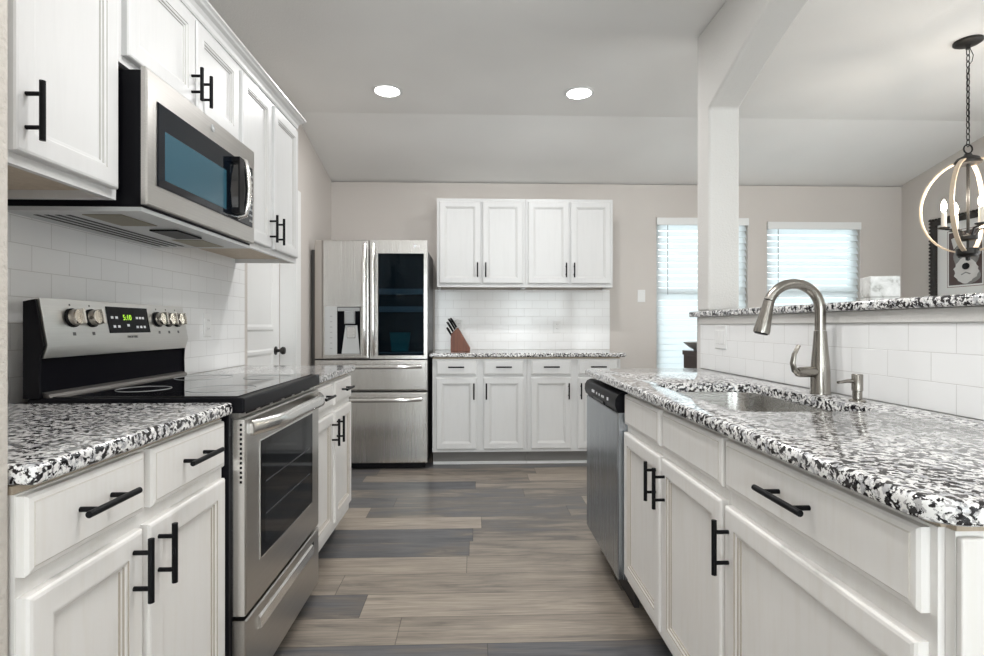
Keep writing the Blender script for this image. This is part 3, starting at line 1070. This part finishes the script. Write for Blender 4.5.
# instaview glass
gx0, gx1, gz0, gz1 = 0.496, 0.856, 0.902, 1.708
ivg = MB().panel(gx0 + 0.0005, gx1 - 0.0005, gz0 + 0.0005, gz1 - 0.0005, [(0, 0.004), (0, -0.0012), (0.001, -0.0015)]).build('black_glass_window', M['tint'], rd)
text('brand_lettering', 'LG', M['ink'], 0.020, (0.815, -0.0008, 1.765), (1, 0, 0), (0, 0, 1), rd)
m = MB()
m.lathe([(0.011, 0), (0.011, 0.0008), (0.0085, 0.0008)], (0.785, 0.0002, 1.765), (0, -1, 0), 20)
m.build('brand_emblem', M['ink'], rd)


def fridge_handle(parent, p0, p1, name='door_handle'):
    a, b = Vector(p0), Vector(p1)
    m = MB()
    pts = []
    for k in range(13):
        u = k / 12
        q = a.lerp(b, u)
        d = 0.050 * min(1.0, math.sin(PI * u) * 2.2)
        pts.append((q.x, -0.004 - d, q.z))
    m.tube(pts, 0.0165, 12, flat=0.8)
    return m.build(name, M['chrome'], parent, smooth=True)


fridge_handle(ld, (0.395, 0, 0.905), (0.395, 0, 1.775))
fridge_handle(rd, (0.462, 0, 0.905), (0.462, 0, 1.775))
md = MB().panel(0.0, FW, 0.624, 0.866, DP).build('middle_drawer', M['fridge'], fg)
fridge_handle(md, (0.045, 0, 0.815), (FW - 0.045, 0, 0.815), 'drawer_handle')
bd = MB().panel(0.0, FW, 0.052, 0.612, DP).build('freezer_drawer', M['fridge'], fg)
fridge_handle(bd, (0.045, 0, 0.555), (FW - 0.045, 0, 0.555), 'drawer_handle')
text('model_lettering', 'ThinQ', M['greypl'], 0.020, (0.80, -0.0008, 0.655), (1, 0, 0), (0, 0, 1), md)

# ------------------------------------------------------------------ back run
BY = 4.295
px = lambda x: (x - 474.0) / 123.6        # drawer edges in metres along the back run
for i, (xa, lab) in enumerate(((-0.335, 'white two-door base cabinet on the back wall beside the refrigerator'), (0.432, 'white two-door base cabinet on the back wall, at the right end by the peninsula'))):
    t = thing('base_cabinet', lab, 'cabinet', (xa, BY, 0), 0)
    w = 0.764
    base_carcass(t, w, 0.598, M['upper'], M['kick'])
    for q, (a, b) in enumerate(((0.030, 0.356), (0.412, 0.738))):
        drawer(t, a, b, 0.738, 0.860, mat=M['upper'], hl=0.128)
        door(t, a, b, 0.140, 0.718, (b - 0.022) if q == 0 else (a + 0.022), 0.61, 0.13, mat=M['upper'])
    box('floor_strip', M['white'], (0, w, 0.062, 0.0745, 0.0005, 0.022), t)
counter('countertop', 'speckled granite countertop along the back wall, under the knife block', (-0.358, 1.236, 4.262, YB - 0.001, 0.884, 0.916))
UY = 4.567
for xa, lab in ((-0.318, 'white two-door wall cabinet on the back wall, nearer the refrigerator'), (0.444, 'white two-door wall cabinet on the back wall, nearer the light switch')):
    t = thing('wall_cabinet', lab, 'cabinet', (xa, UY, 0), 0)
    w = 0.760
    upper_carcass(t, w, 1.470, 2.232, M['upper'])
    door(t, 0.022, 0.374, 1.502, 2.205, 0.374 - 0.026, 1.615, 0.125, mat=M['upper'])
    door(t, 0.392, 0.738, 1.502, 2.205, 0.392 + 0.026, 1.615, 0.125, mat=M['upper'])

# knife block on the back counter
KY = 4.56
kbk = thing('knife_block', 'slanted cherry wood knife block full of black-handled knives on the back counter', 'knife block', (-0.11, KY, 0.9165), 0)
MB().prism([(-0.088, 0.0), (0.075, 0.0), (0.078, 0.030), (-0.026, 0.205), (-0.082, 0.155), (-0.088, 0.11)], 'Y', -0.055, 0.055).build('block', M['knifewood'], kbk, bevel=0.004)
e0, e1 = Vector((-0.086, 0, 0.130)), Vector((-0.030, 0, 0.203))
dirv = Vector((-0.52, 0, 0.85)).normalized()
edge = (e1 - e0).normalized()
i = 0
for row, s in enumerate((0.10, 0.42, 0.70, 0.92)):
    for yy in ((-0.030, 0.028) if row != 1 else (-0.036, 0.0, 0.034)):
        ln = (0.085, 0.105, 0.12, 0.105)[row] + random.uniform(-0.012, 0.012)
        b0 = e0.lerp(e1, s) + Vector((0, yy, 0)) - dirv * 0.004
        kn = tag(MB().tube([b0, b0 + dirv * 0.016], 0.0075, 8).build('kitchen_knife', M['chrome']),
                 ('kitchen knife standing in the cherry block on the back counter'), 'knife', 'knives in the knife block')
        kn.location = kbk.location
        m = MB()
        m.tube([b0 + dirv * 0.0165, b0 + dirv * 0.03, b0 + dirv * (ln - 0.02), b0 + dirv * ln], [0.0085, 0.0075, 0.0085, 0.0075], 8)
        m.build('handle', M['black'], kn, smooth=True)
        m = MB()
        m.tube([b0 + dirv * (ln + 0.0003), b0 + dirv * (ln + 0.006)], 0.0078, 8)
        m.build('pommel', M['chrome'], kn)
        i += 1

# ------------------------------------------------------------------ peninsula
PF = 0.615
sb = thing('sink_base_cabinet', 'white sink base cabinet in the peninsula beside the dishwasher', 'cabinet', (PF, 2.102, 0), -PI / 2)
w = 2.102 - 1.253
base_carcass(sb, w, 0.565, M['cab'], hollow=True)
drawer(sb, 0.015, 0.406, 0.746, 0.864, handle=False)
drawer(sb, 0.438, 0.840, 0.746, 0.864, handle=False)
door(sb, 0.010, 0.414, 0.148, 0.714, 0.414 - 0.030, 0.627)
door(sb, 0.434, 0.840, 0.148, 0.714, 0.434 + 0.030, 0.627)
db = thing('base_cabinet', 'white base cabinet with one wide drawer at the near end of the peninsula', 'cabinet', (PF, 1.251, 0), -PI / 2)
w = 1.251 - 0.683
base_carcass(db, w, 0.575, M['cab'])
drawer(db, 0.008, 0.557, 0.748, 0.864, hl=0.150)
door(db, 0.008, 0.555, 0.140, 0.708, 0.008 + 0.022, 0.617)
# end panel with edge mouldings
m = MB()
m.box(PF + 0.010, 1.185, 0.668, 0.6825, 0.0, 0.868)
ep = m.build('end_panel', M['cab'])
tag(ep, 'white end panel closing the near end of the peninsula', 'panel')
m = MB()
m.box(PF + 0.010, PF + 0.045, 0.658, 0.6678, 0.0, 0.862)
m.build('edge_moulding', M['cab'], ep, bevel=0.003)
box('build_up_strip', M['tan'], (PF + 0.012, 1.185, 0.668, 0.6825, 0.868, 0.8805), ep)
# far end panel beyond the dishwasher
tag(box('end_panel', M['cab'], (PF + 0.045, 1.185, 2.700, 2.716, 0.0, 0.880)), 'narrow white end panel at the far end of the peninsula, past the dishwasher', 'panel')

# dishwasher
dw = thing('dishwasher', 'stainless dishwasher with black control panel at the far end of the peninsula', 'dishwasher', (0.575, 2.694, 0), -PI / 2)
w = 2.694 - 2.106
box('tub', M['blackp'], (0.006, w - 0.006, 0.045, 0.600, 0.10, 0.868), dw)
MB().panel(0.0, w, 0.118, 0.786, [(0, 0.044), (0, 0.006), (0.003, 0.002), (0.008, 0.0)]).build('door', M['dwsteel'], dw)
m = MB()
m.prism([(0.044, 0.7875), (0.006, 0.7875), (-0.004, 0.795), (-0.010, 0.815), (-0.008, 0.840), (0.002, 0.858), (0.020, 0.866), (0.044, 0.866)], 'X', 0.0, w)
cp = m.build('control_panel', M['blackp'], dw, bevel=0.002)
for bx, bw in ((0.17, 0.05), (0.26, 0.014), (0.31, 0.014), (0.36, 0.014), (0.385, 0.014), (0.455, 0.022)):
    box('button', M['ink'], (bx, bx + bw, -0.0108, -0.0088, 0.820, 0.830 if bw < 0.02 else 0.833), cp)
box('pocket_handle', M['glass'], (0.20, 0.39, -0.0095, -0.002, 0.794, 0.806), cp)
box('toe_panel', M['darkkick'], (0.006, w - 0.006, 0.070, 0.090, 0.0, 0.099), dw)


# peninsula countertop with sink cut-out
def rrect(x0, x1, y0, y1, r, n=8):
    """r = radii for corners (x1,y1),(x0,y1),(x0,y0),(x1,y0)"""
    pts = []
    for k, (cx, cy, rr) in enumerate(((x1, y1, r[0]), (x0, y1, r[1]), (x0, y0, r[2]), (x1, y0, r[3]))):
        sx_, sy_ = ((-1, -1), (1, -1), (1, 1), (-1, 1))[k]
        ox, oy = cx + sx_ * rr, cy + sy_ * rr
        for j in range(n + 1):
            a = PI / 2 * k + PI / 2 * j / n
            pts.append((ox + rr * math.cos(a), oy + rr * math.sin(a)))
    return pts


CX0, CX1, CY0, CY1 = 0.575, 1.192, 0.640, 2.745
SX0, SX1, SY0, SY1 = 0.686, 1.062, 1.345, 2.012
outer = rrect(CX0, CX1, CY0, CY1, (0.004, 0.02, 0.055, 0.004))
inner = rrect(SX0, SX1, SY0, SY1, (0.10, 0.05, 0.05, 0.05))


def offset(loop, d, c):
    """move a rounded outline inwards by d (approximate: along averaged normals)"""
    n = len(loop)
    res = []
    for i in range(n):
        a, b = Vector(loop[i - 1]), Vector(loop[(i + 1) % n])
        t_ = (b - a)
        if t_.length < 1e-9:
            res.append(loop[i])
            continue
        t_.normalize()
        nn = Vector((-t_.y, t_.x))
        p = Vector(loop[i]) + nn * d
        res.append((p.x, p.y))
    return res


m = MB()
bm = m.bm
z0, z1 = 0.882, 0.914


def ring(loop, z):
    return [bm.verts.new((p[0], p[1], z)) for p in loop]


def bridge(a, b):
    n = len(a)
    for i in range(n):
        j = (i + 1) % n
        bm.faces.new((a[i], a[j], b[j], b[i]))


R_ = 0.010
oloops = [ring(offset(outer, 0.006, None), z0), ring(offset(outer, 0.001, None), z0 + 0.003), ring(outer, z0 + 0.008), ring(outer, z1 - R_)]
for a in (30, 60, 90):
    a = math.radians(a)
    oloops.append(ring(offset(outer, R_ * (1 - math.cos(a)), None), z1 - R_ + R_ * math.sin(a)))
for a, b in zip(oloops[:-1], oloops[1:]):
    bridge(a, b)
iloops = [ring(inner, z0), ring(inner, z1 - 0.005), ring(offset(inner, -0.0015, None), z1 - 0.0015), ring(offset(inner, -0.005, None), z1)]
for a, b in zip(iloops[:-1], iloops[1:]):
    bridge(a, b)
for A, B in ((oloops[-1], iloops[-1]), (oloops[0], iloops[0])):
    es = []
    for l in (A, B):
        for i in range(len(l)):
            e = bm.edges.get((l[i], l[(i + 1) % len(l)]))
            es.append(e)
    bmesh.ops.triangle_fill(bm, use_beauty=True, use_dissolve=False, edges=es)
o = m.build('countertop', M['granite'], smooth=True)
tag(o, 'long speckled granite countertop of the peninsula around the sink', 'countertop')

# undermount sink
s_in = lambda d: offset(inner, d, None)
m = MB()
bm = m.bm
fl = [ring(s_in(-0.018), 0.8810), ring(s_in(0.002), 0.8810), ring(s_in(0.004), 0.870), ring(s_in(0.012), 0.72), ring(s_in(0.030), 0.700), ring(s_in(0.10), 0.696)]
for a, b in zip(fl[:-1], fl[1:]):
    bridge(a, b)
bm.faces.new(fl[-1])
o = m.build('kitchen_sink', M['sink'], smooth=True)
sol = o.modifiers.new('solid', 'SOLIDIFY')
sol.thickness = 0.0015
tag(o, 'undermount stainless steel sink set in the peninsula counter', 'sink')
m = MB()
m.lathe([(0.045, 0), (0.045, 0.002), (0.035, 0.003), (0.0, 0.001)], (0.87, 1.68, 0.6985), n=24)
m.build('drain', M['chrome'], o, smooth=True)

# faucet
fx, fy = 1.128, 1.690
ft = thing('kitchen_faucet', 'brushed nickel pull-down gooseneck faucet behind the sink', 'faucet', (fx, fy, 0.9142), 0)
m = MB()
m.lathe([(0.0305, 0), (0.0305, 0.006), (0.029, 0.010), (0.0285, 0.07), (0.026, 0.11), (0.0215, 0.16), (0.0185, 0.205), (0.0, 0.2055)], n=28)
m.build('body', M['nickel'], ft, smooth=True)
m = MB()
pts = [(0, 0, 0.206), (0.0, 0, 0.24), (0, 0, 0.272)]
R = 0.088
for k in range(1, 16):
    a = PI * k / 16 * 0.94
    pts.append((-R + R * math.cos(a), 0, 0.272 + R * math.sin(a) * 0.98))
lx, _, lz = pts[-1]
m.tube(pts, 0.0165, 18)
m.build('spout', M['nickel'], ft, smooth=True)
d = Vector((-0.25, 0, -1)).normalized()
p0 = Vector((lx, 0, lz))
m = MB()
m.tube([p0 + d * 0.002, p0 + d * 0.02, p0 + d * 0.06, p0 + d * 0.100, p0 + d * 0.109], [0.0168, 0.0175, 0.021, 0.0255, 0.0245], 20)
hd = m.build('spray_head', M['nickel'], ft, smooth=True)
m = MB()
m.tube([p0 + d * 0.1092, p0 + d * 0.112], 0.020, 20)
m.build('nozzle', M['black'], hd)
m = MB()
m.tube([(-0.022, -0.004, 0.072), (-0.045, -0.010, 0.072), (-0.078, -0.016, 0.072), (-0.088, -0.018, 0.072)], [0.017, 0.017, 0.0165, 0.014], 18)
hv = m.build('handle_hub', M['nickel'], ft, smooth=True)
m = MB()
m.tube([(-0.082, -0.018, 0.068), (-0.098, -0.020, 0.078), (-0.105, -0.021, 0.102), (-0.099, -0.020, 0.130), (-0.082, -0.017, 0.158)], [0.010, 0.0085, 0.0075, 0.0065, 0.0055], 12, flat=1.3)
m.build('lever', M['nickel'], ft, smooth=True)
# soap dispenser
sp_ = thing('soap_dispenser', 'small brushed nickel soap dispenser to the right of the faucet', 'soap dispenser', (1.122, 1.515, 0.9142), 0)
m = MB()
m.lathe([(0.022, 0), (0.022, 0.003), (0.019, 0.006), (0.0125, 0.008), (0.0125, 0.030), (0.0145, 0.032), (0.0145, 0.078), (0.013, 0.080), (0.0, 0.080)], n=22)
m.build('pump', M['nickel'], sp_, smooth=True)
m = MB()
m.tube([(-0.012, 0, 0.060), (-0.030, -0.002, 0.060), (-0.062, -0.005, 0.056)], [0.0065, 0.0055, 0.004], 10)
m.build('spout', M['nickel'], sp_, smooth=True)

# raised bar top
m = MB()
m.box(1.165, 1.52, -1.06, 2.845, 1.1825, 1.212)
tag(m.build('bar_top', M['granite'], bevel=0.010, seg=4), 'raised speckled granite bar top running under the column and arch', 'countertop')
# whitewashed box on the bar
bxx = thing('storage_box', 'small whitewashed box sitting on the raised granite bar', 'box', (1.405, 1.79, 1.2125), math.radians(-16))
box('body', M['wash'], (-0.043, 0.043, -0.040, 0.040, 0.0, 0.020), bxx)
MB().box(-0.045, 0.045, -0.042, 0.042, 0.0205, 0.092).build('lid', M['wash'], bxx, bevel=0.003)


# ------------------------------------------------------------------ outlets and switches
def wall_plate(name, label, cat, loc, rz, gangs, kind, group=None):
    t = thing(name, label, cat, loc, rz, group)
    w = 0.070 if gangs == 1 else 0.116
    MB().panel(-w / 2, w / 2, -0.0575, 0.0575, [(0, 0), (0, -0.003), (0.004, -0.006)]).build('cover_plate', M['plate'], t)
    for g in range(gangs):
        cx = 0 if gangs == 1 else (-0.023 + 0.046 * g)
        if kind == 'switch':
            MB().panel(cx - 0.016, cx + 0.016, -0.033, 0.033, [(0, -0.0055), (0, -0.0072), (0.002, -0.0085)]).build('rocker', M['plate'], t)
        else:
            for s in (-1, 1):
                so = MB().panel(cx - 0.017, cx + 0.017, s * 0.02 - 0.014, s * 0.02 + 0.014, [(0, -0.0055), (0, -0.0070), (0.003, -0.0075)]).build('socket', M['plate'], t)
                m = MB()
                m.box(cx - 0.007, cx - 0.005, -0.0079, -0.0074, s * 0.02 - 0.002, s * 0.02 + 0.007).box(cx + 0.005, cx + 0.007, -0.0079, -0.0074, s * 0.02 - 0.002, s * 0.02 + 0.006)
                m.build('slots', M['darkink'], so)
    return t


wall_plate('wall_outlet', 'white outlet on the back tile beside the knife block', 'outlet', (-0.138, YB - 0.0085, 1.135), 0, 1, 'outlet')
wall_plate('wall_outlet', 'white outlet on the back tile, right of centre above the counter', 'outlet', (0.770, YB - 0.0085, 1.128), 0, 1, 'outlet')
wall_plate('wall_outlet', 'white outlet on the left tile wall just past the range', 'outlet', (XL + 0.0085, 2.62, 1.14), PI / 2, 1, 'outlet')
wall_plate('light_switch', 'white light switch on the back wall between cabinet and tall window', 'light switch', (1.562, YB - 0.0005, 1.415), 0, 1, 'switch')
wall_plate('light_switch', 'white double light switch on the bar tile near the column', 'light switch', (1.1925, 2.52, 1.082), -PI / 2, 2, 'switch')


# ------------------------------------------------------------------ ceiling lights
LAB = {0: 'lit round recessed ceiling light on the left, above the refrigerator side', 1: 'lit round recessed ceiling light on the right, nearer the column'}
for i, (cx, cy) in enumerate(CANS):
    t = thing('recessed_light', LAB.get(i, 'lit round recessed ceiling light out of the frame, behind or above the camera'), 'ceiling light', (cx, cy, CEIL - 0.0005), 0,
              None if i < 2 else 'recessed ceiling lights out of frame')
    m = MB()
    m.lathe([(0.100, 0), (0.100, -0.004), (0.094, -0.008), (0.082, -0.008), (0.080, -0.0005), (0.0, -0.0005)][:5] + [(0.0, -0.0005)], n=32)
    m.build('trim_ring', M['brush'], t, smooth=True)
    m = MB()
    m.lathe([(0.079, -0.0015), (0.078, -0.006), (0.0, -0.0075)], n=32)
    m.build('lens', M['lens'], t, smooth=True)

# ------------------------------------------------------------------ chandelier over the dining table
CHX, CHY = 2.692, 2.80
ch = thing('chandelier', 'orb chandelier of pale wooden hoops with candle bulbs hanging on a black chain', 'chandelier', (CHX, CHY, 0), 0)
m = MB()
m.lathe([(0.065, 0), (0.065, -0.012), (0.052, -0.020), (0.012, -0.024), (0.010, -0.045), (0.0, -0.046)], (0, 0, CEIL - 0.0005), n=28)
m.build('canopy', M['bronze'], ch, smooth=True)
zt, zb = 2.040, 1.540
zc = (zt + zb) / 2
m = MB()
z = CEIL - 0.045
k = 0
while z > zt + 0.09:
    cz = z - 0.018
    lo = []
    for j in range(14):
        a = 2 * PI * j / 14
        u, v = 0.0085 * math.cos(a), 0.021 * math.sin(a)
        lo.append((u, 0, cz + v) if k % 2 == 0 else (0, u, cz + v))
    m.tube(lo, 0.0023, 6, closed=True)
    z -= 0.033
    k += 1
m.build('chain', M['bronze'], ch, smooth=True)
m = MB()
m.tube([(0.006, 0, CEIL - 0.03), (0.034, 0.004, CEIL - 0.075), (0.026, 0.004, CEIL - 0.11), (0.006, 0, CEIL - 0.13), (0.004, 0.006, 2.5), (0.006, 0.004, 2.3), (0.004, -0.004, 2.13)], 0.002, 6)
m.build('cord', M['bronze'], ch, smooth=True)
m = MB()
lo = [(0.024 * math.cos(2 * PI * j / 20), 0, zt + 0.060 + 0.024 * math.sin(2 * PI * j / 20)) for j in range(20)]
m.tube(lo, 0.004, 8, closed=True)
m.build('hanging_loop', M['bronze'], ch, smooth=True)
m = MB()
m.lathe([(0.0, 0.038), (0.014, 0.036), (0.020, 0.024), (0.048, 0.010), (0.060, -0.008), (0.058, -0.022), (0.0, -0.022)], (0, 0, zt), n=26)
m.build('top_hub', M['bronze'], ch, smooth=True)
m = MB()
m.lathe([(0.0, -0.050), (0.010, -0.046), (0.012, -0.030), (0.040, -0.026), (0.052, -0.012), (0.052, 0.016), (0.0, 0.017)], (0, 0, zb), n=26)
m.build('bottom_hub', M['bronze'], ch, smooth=True)
m = MB()
m.lathe([(0.007, zb + 0.017), (0.007, zt - 0.022)], n=10)
m.lathe([(0.030, zb + 0.060), (0.042, zb + 0.066), (0.042, zb + 0.084), (0.012, zb + 0.092), (0.008, zb + 0.10)], n=18)
m.build('stem', M['bronze'], ch, smooth=True)
AZ0 = math.radians(-151)
for q in range(4):
    az = AZ0 + q * PI / 2
    cr_ = Vector((math.cos(az), math.sin(az), 0))
    tn = Vector((-math.sin(az), math.cos(az), 0))
    loops = []
    n = 28
    a0, a1 = math.radians(79), math.radians(-80)
    Rr, Hh = 0.214, (zt - zb) / 2 + 0.004
    for k in range(n + 1):
        a = a0 + (a1 - a0) * k / n
        nrmv = Vector((math.cos(a), math.sin(a)))
        P = cr_ * (Rr * math.cos(a)) + Vector((0, 0, zc + Hh * math.sin(a)))
        out_ = (cr_ * nrmv.x + Vector((0, 0, nrmv.y))) * 0.004
        ww = tn * 0.010
        loops.append([tuple(P + out_ + ww), tuple(P + out_ - ww), tuple(P - out_ - ww), tuple(P - out_ + ww)])
    MB().loft(loops).build('hoop', M['strap'], ch)
for q in range(4):
    az = AZ0 + PI / 4 + q * PI / 2
    c_ = Vector((math.cos(az), math.sin(az), 0))
    m = MB()
    zr = zb + 0.075
    m.tube([c_ * 0.03 + Vector((0, 0, zr)), c_ * 0.05 + Vector((0, 0, zr + 0.045)), c_ * 0.075 + Vector((0, 0, zr + 0.05)), c_ * 0.105 + Vector((0, 0, zr + 0.052))], 0.0055, 8)
    p = c_ * 0.112
    m.lathe([(0.008, 0), (0.026, 0.006), (0.028, 0.012), (0.014, 0.014)], (p.x, p.y, zr + 0.050), n=16)
    am = m.build('arm', M['bronze'], ch, smooth=True)
    m = MB()
    m.lathe([(0.0125, 0.0145), (0.0125, 0.095), (0.0, 0.0955)], (p.x, p.y, zr + 0.050), n=14)
    m.build('candle_sleeve', M['candle'], am, smooth=True)
    m = MB()
    m.lathe([(0.006, 0.096), (0.013, 0.115), (0.014, 0.130), (0.009, 0.150), (0.002, 0.165), (0.0, 0.166)], (p.x, p.y, zr + 0.050), n=14)
    m.build('bulb', M['bulb'], am, smooth=True)
    ld_ = bpy.data.lights.new('candle_lamp', 'POINT')
    ld_.energy = 2.6
    ld_.color = (1.0, 0.90, 0.77)
    ld_.shadow_soft_size = 0.02
    lo_ = bpy.data.objects.new('candle_lamp', ld_)
    C.objects.link(lo_)
    lo_.location = (CHX + p.x, CHY + p.y, zr + 0.24)

# ------------------------------------------------------------------ dining room: table, bowl, picture
dt = thing('dining_table', 'dark wood table seen through the gap beside the peninsula wall', 'table', (2.30, 3.80, 0), 0)
box('tabletop', M['darkwood'], (-0.622, 0.622, -0.42, 0.42, 0.905, 0.940), dt, 0.004)
box('apron', M['darkwood'], (-0.615, 0.615, -0.40, 0.405, 0.800, 0.9045), dt)
for sx_ in (0.35, 0.56):
    for sy_ in (-0.36, 0.36):
        box('leg', M['darkwood'], (sx_ - 0.04, sx_ + 0.04, sy_ - 0.03, sy_ + 0.03, 0, 0.7995), dt)
m = MB()
prof = [(0.05, 0.0), (0.055, 0.008), (0.09, 0.028), (0.135, 0.066), (0.130, 0.068), (0.085, 0.034), (0.05, 0.016), (0.0, 0.014)]
m.lathe(prof, (1.80, 4.15, 0.9405), n=30)
tag(m.build('bowl', M['ceramic'], smooth=True), 'grey bowl on the dark table, just left of the bar wall', 'bowl')

# framed dog picture on the right wall (local x runs along -Y, facing -X)
pf = thing('framed_picture', 'framed dog portrait in a carved dark frame on the right dining wall', 'picture', (XR - 0.001, 4.235, 1.70), -PI / 2)
PW, PH = 0.315, 0.365
m = MB()
fwd = 0.055
for (xa, xb, za, zb_) in ((-PW, PW, PH - fwd, PH), (-PW, PW, -PH, -PH + fwd), (-PW, -PW + fwd, -PH + fwd, PH - fwd), (PW - fwd, PW, -PH + fwd, PH - fwd)):
    m.box(xa, xb, -0.030, 0.0, za, zb_)
fr = m.build('frame', M['framewood'], pf)
m = MB()
k = -PH
while k <= PH + 0.001:
    for x in (-PW + 0.004, PW - 0.004):
        m.lathe([(0.0, -0.012), (0.010, -0.008), (0.013, 0.0), (0.010, 0.008), (0.0, 0.012)], (x, -0.032, k), n=8)
    k += 0.0304
k = -PW
while k <= PW + 0.001:
    for z in (-PH + 0.004, PH - 0.004):
        m.lathe([(0.0, -0.012), (0.010, -0.008), (0.013, 0.0), (0.010, 0.008), (0.0, 0.012)], (k, -0.032, z), n=8)
    k += 0.0315
m.build('carved_beads', M['framewood'], fr, smooth=True)
mt_ = box('mat', M['mat'], (-PW + fwd, PW - fwd, -0.012, -0.002, -PH + fwd, PH - fwd), pf)
box('print_border', M['photo_line'], (-0.165, 0.165, -0.0126, -0.0121, -0.240, 0.240), mt_)
box('print_margin', M['mat'], (-0.160, 0.160, -0.0130, -0.0127, -0.235, 0.235), mt_)
ph = box('photo_print', M['photo_bg'], (-0.148, 0.148, -0.0136, -0.0131, -0.222, 0.222), pf)


def blob(name, mat, pts, y, parent):
    m = MB()
    m.prism(pts, 'Y', y, y - 0.0004)
    return m.build(name, mat, parent)


def ell(cx, cz, rx, rz_, n=26, jag=0.0):
    return [(cx + rx * (1 + random.uniform(-jag, jag)) * math.cos(2 * PI * k / n), cz + rz_ * (1 + random.uniform(-jag, jag)) * math.sin(2 * PI * k / n)) for k in range(n)]


blob('dog_chest', M['furg'], ell(0.03, -0.15, 0.11, 0.068, 26, 0.04), -0.0137, ph)
blob('dog_head', M['furg'], ell(0.01, 0.02, 0.112, 0.13, 30, 0.05), -0.0142, ph)
blob('dog_ear', M['fur'], [(-0.10, 0.08), (-0.125, 0.17), (-0.07, 0.185), (-0.045, 0.13)], -0.0147, ph)
blob('dog_ear', M['furg'], [(0.06, 0.13), (0.085, 0.19), (0.135, 0.17), (0.115, 0.08)], -0.0147, ph)
blob('dog_muzzle', M['fur'], ell(0.01, -0.105, 0.108, 0.105, 34, 0.09), -0.0152, ph)
blob('dog_blaze', M['fur'], [(-0.014, -0.03), (-0.022, 0.135), (0.034, 0.135), (0.032, -0.03)], -0.0157, ph)
for x in (-0.045, 0.062):
    blob('dog_eye', M['black'], ell(x, 0.015, 0.016, 0.015), -0.0162, ph)
blob('dog_nose', M['black'], ell(0.010, -0.072, 0.034, 0.028), -0.0162, ph)
blob('dog_mouth', M['furg'], [(-0.035, -0.135), (0.01, -0.118), (0.055, -0.135), (0.048, -0.144), (0.01, -0.128), (-0.028, -0.144)], -0.0162, ph)
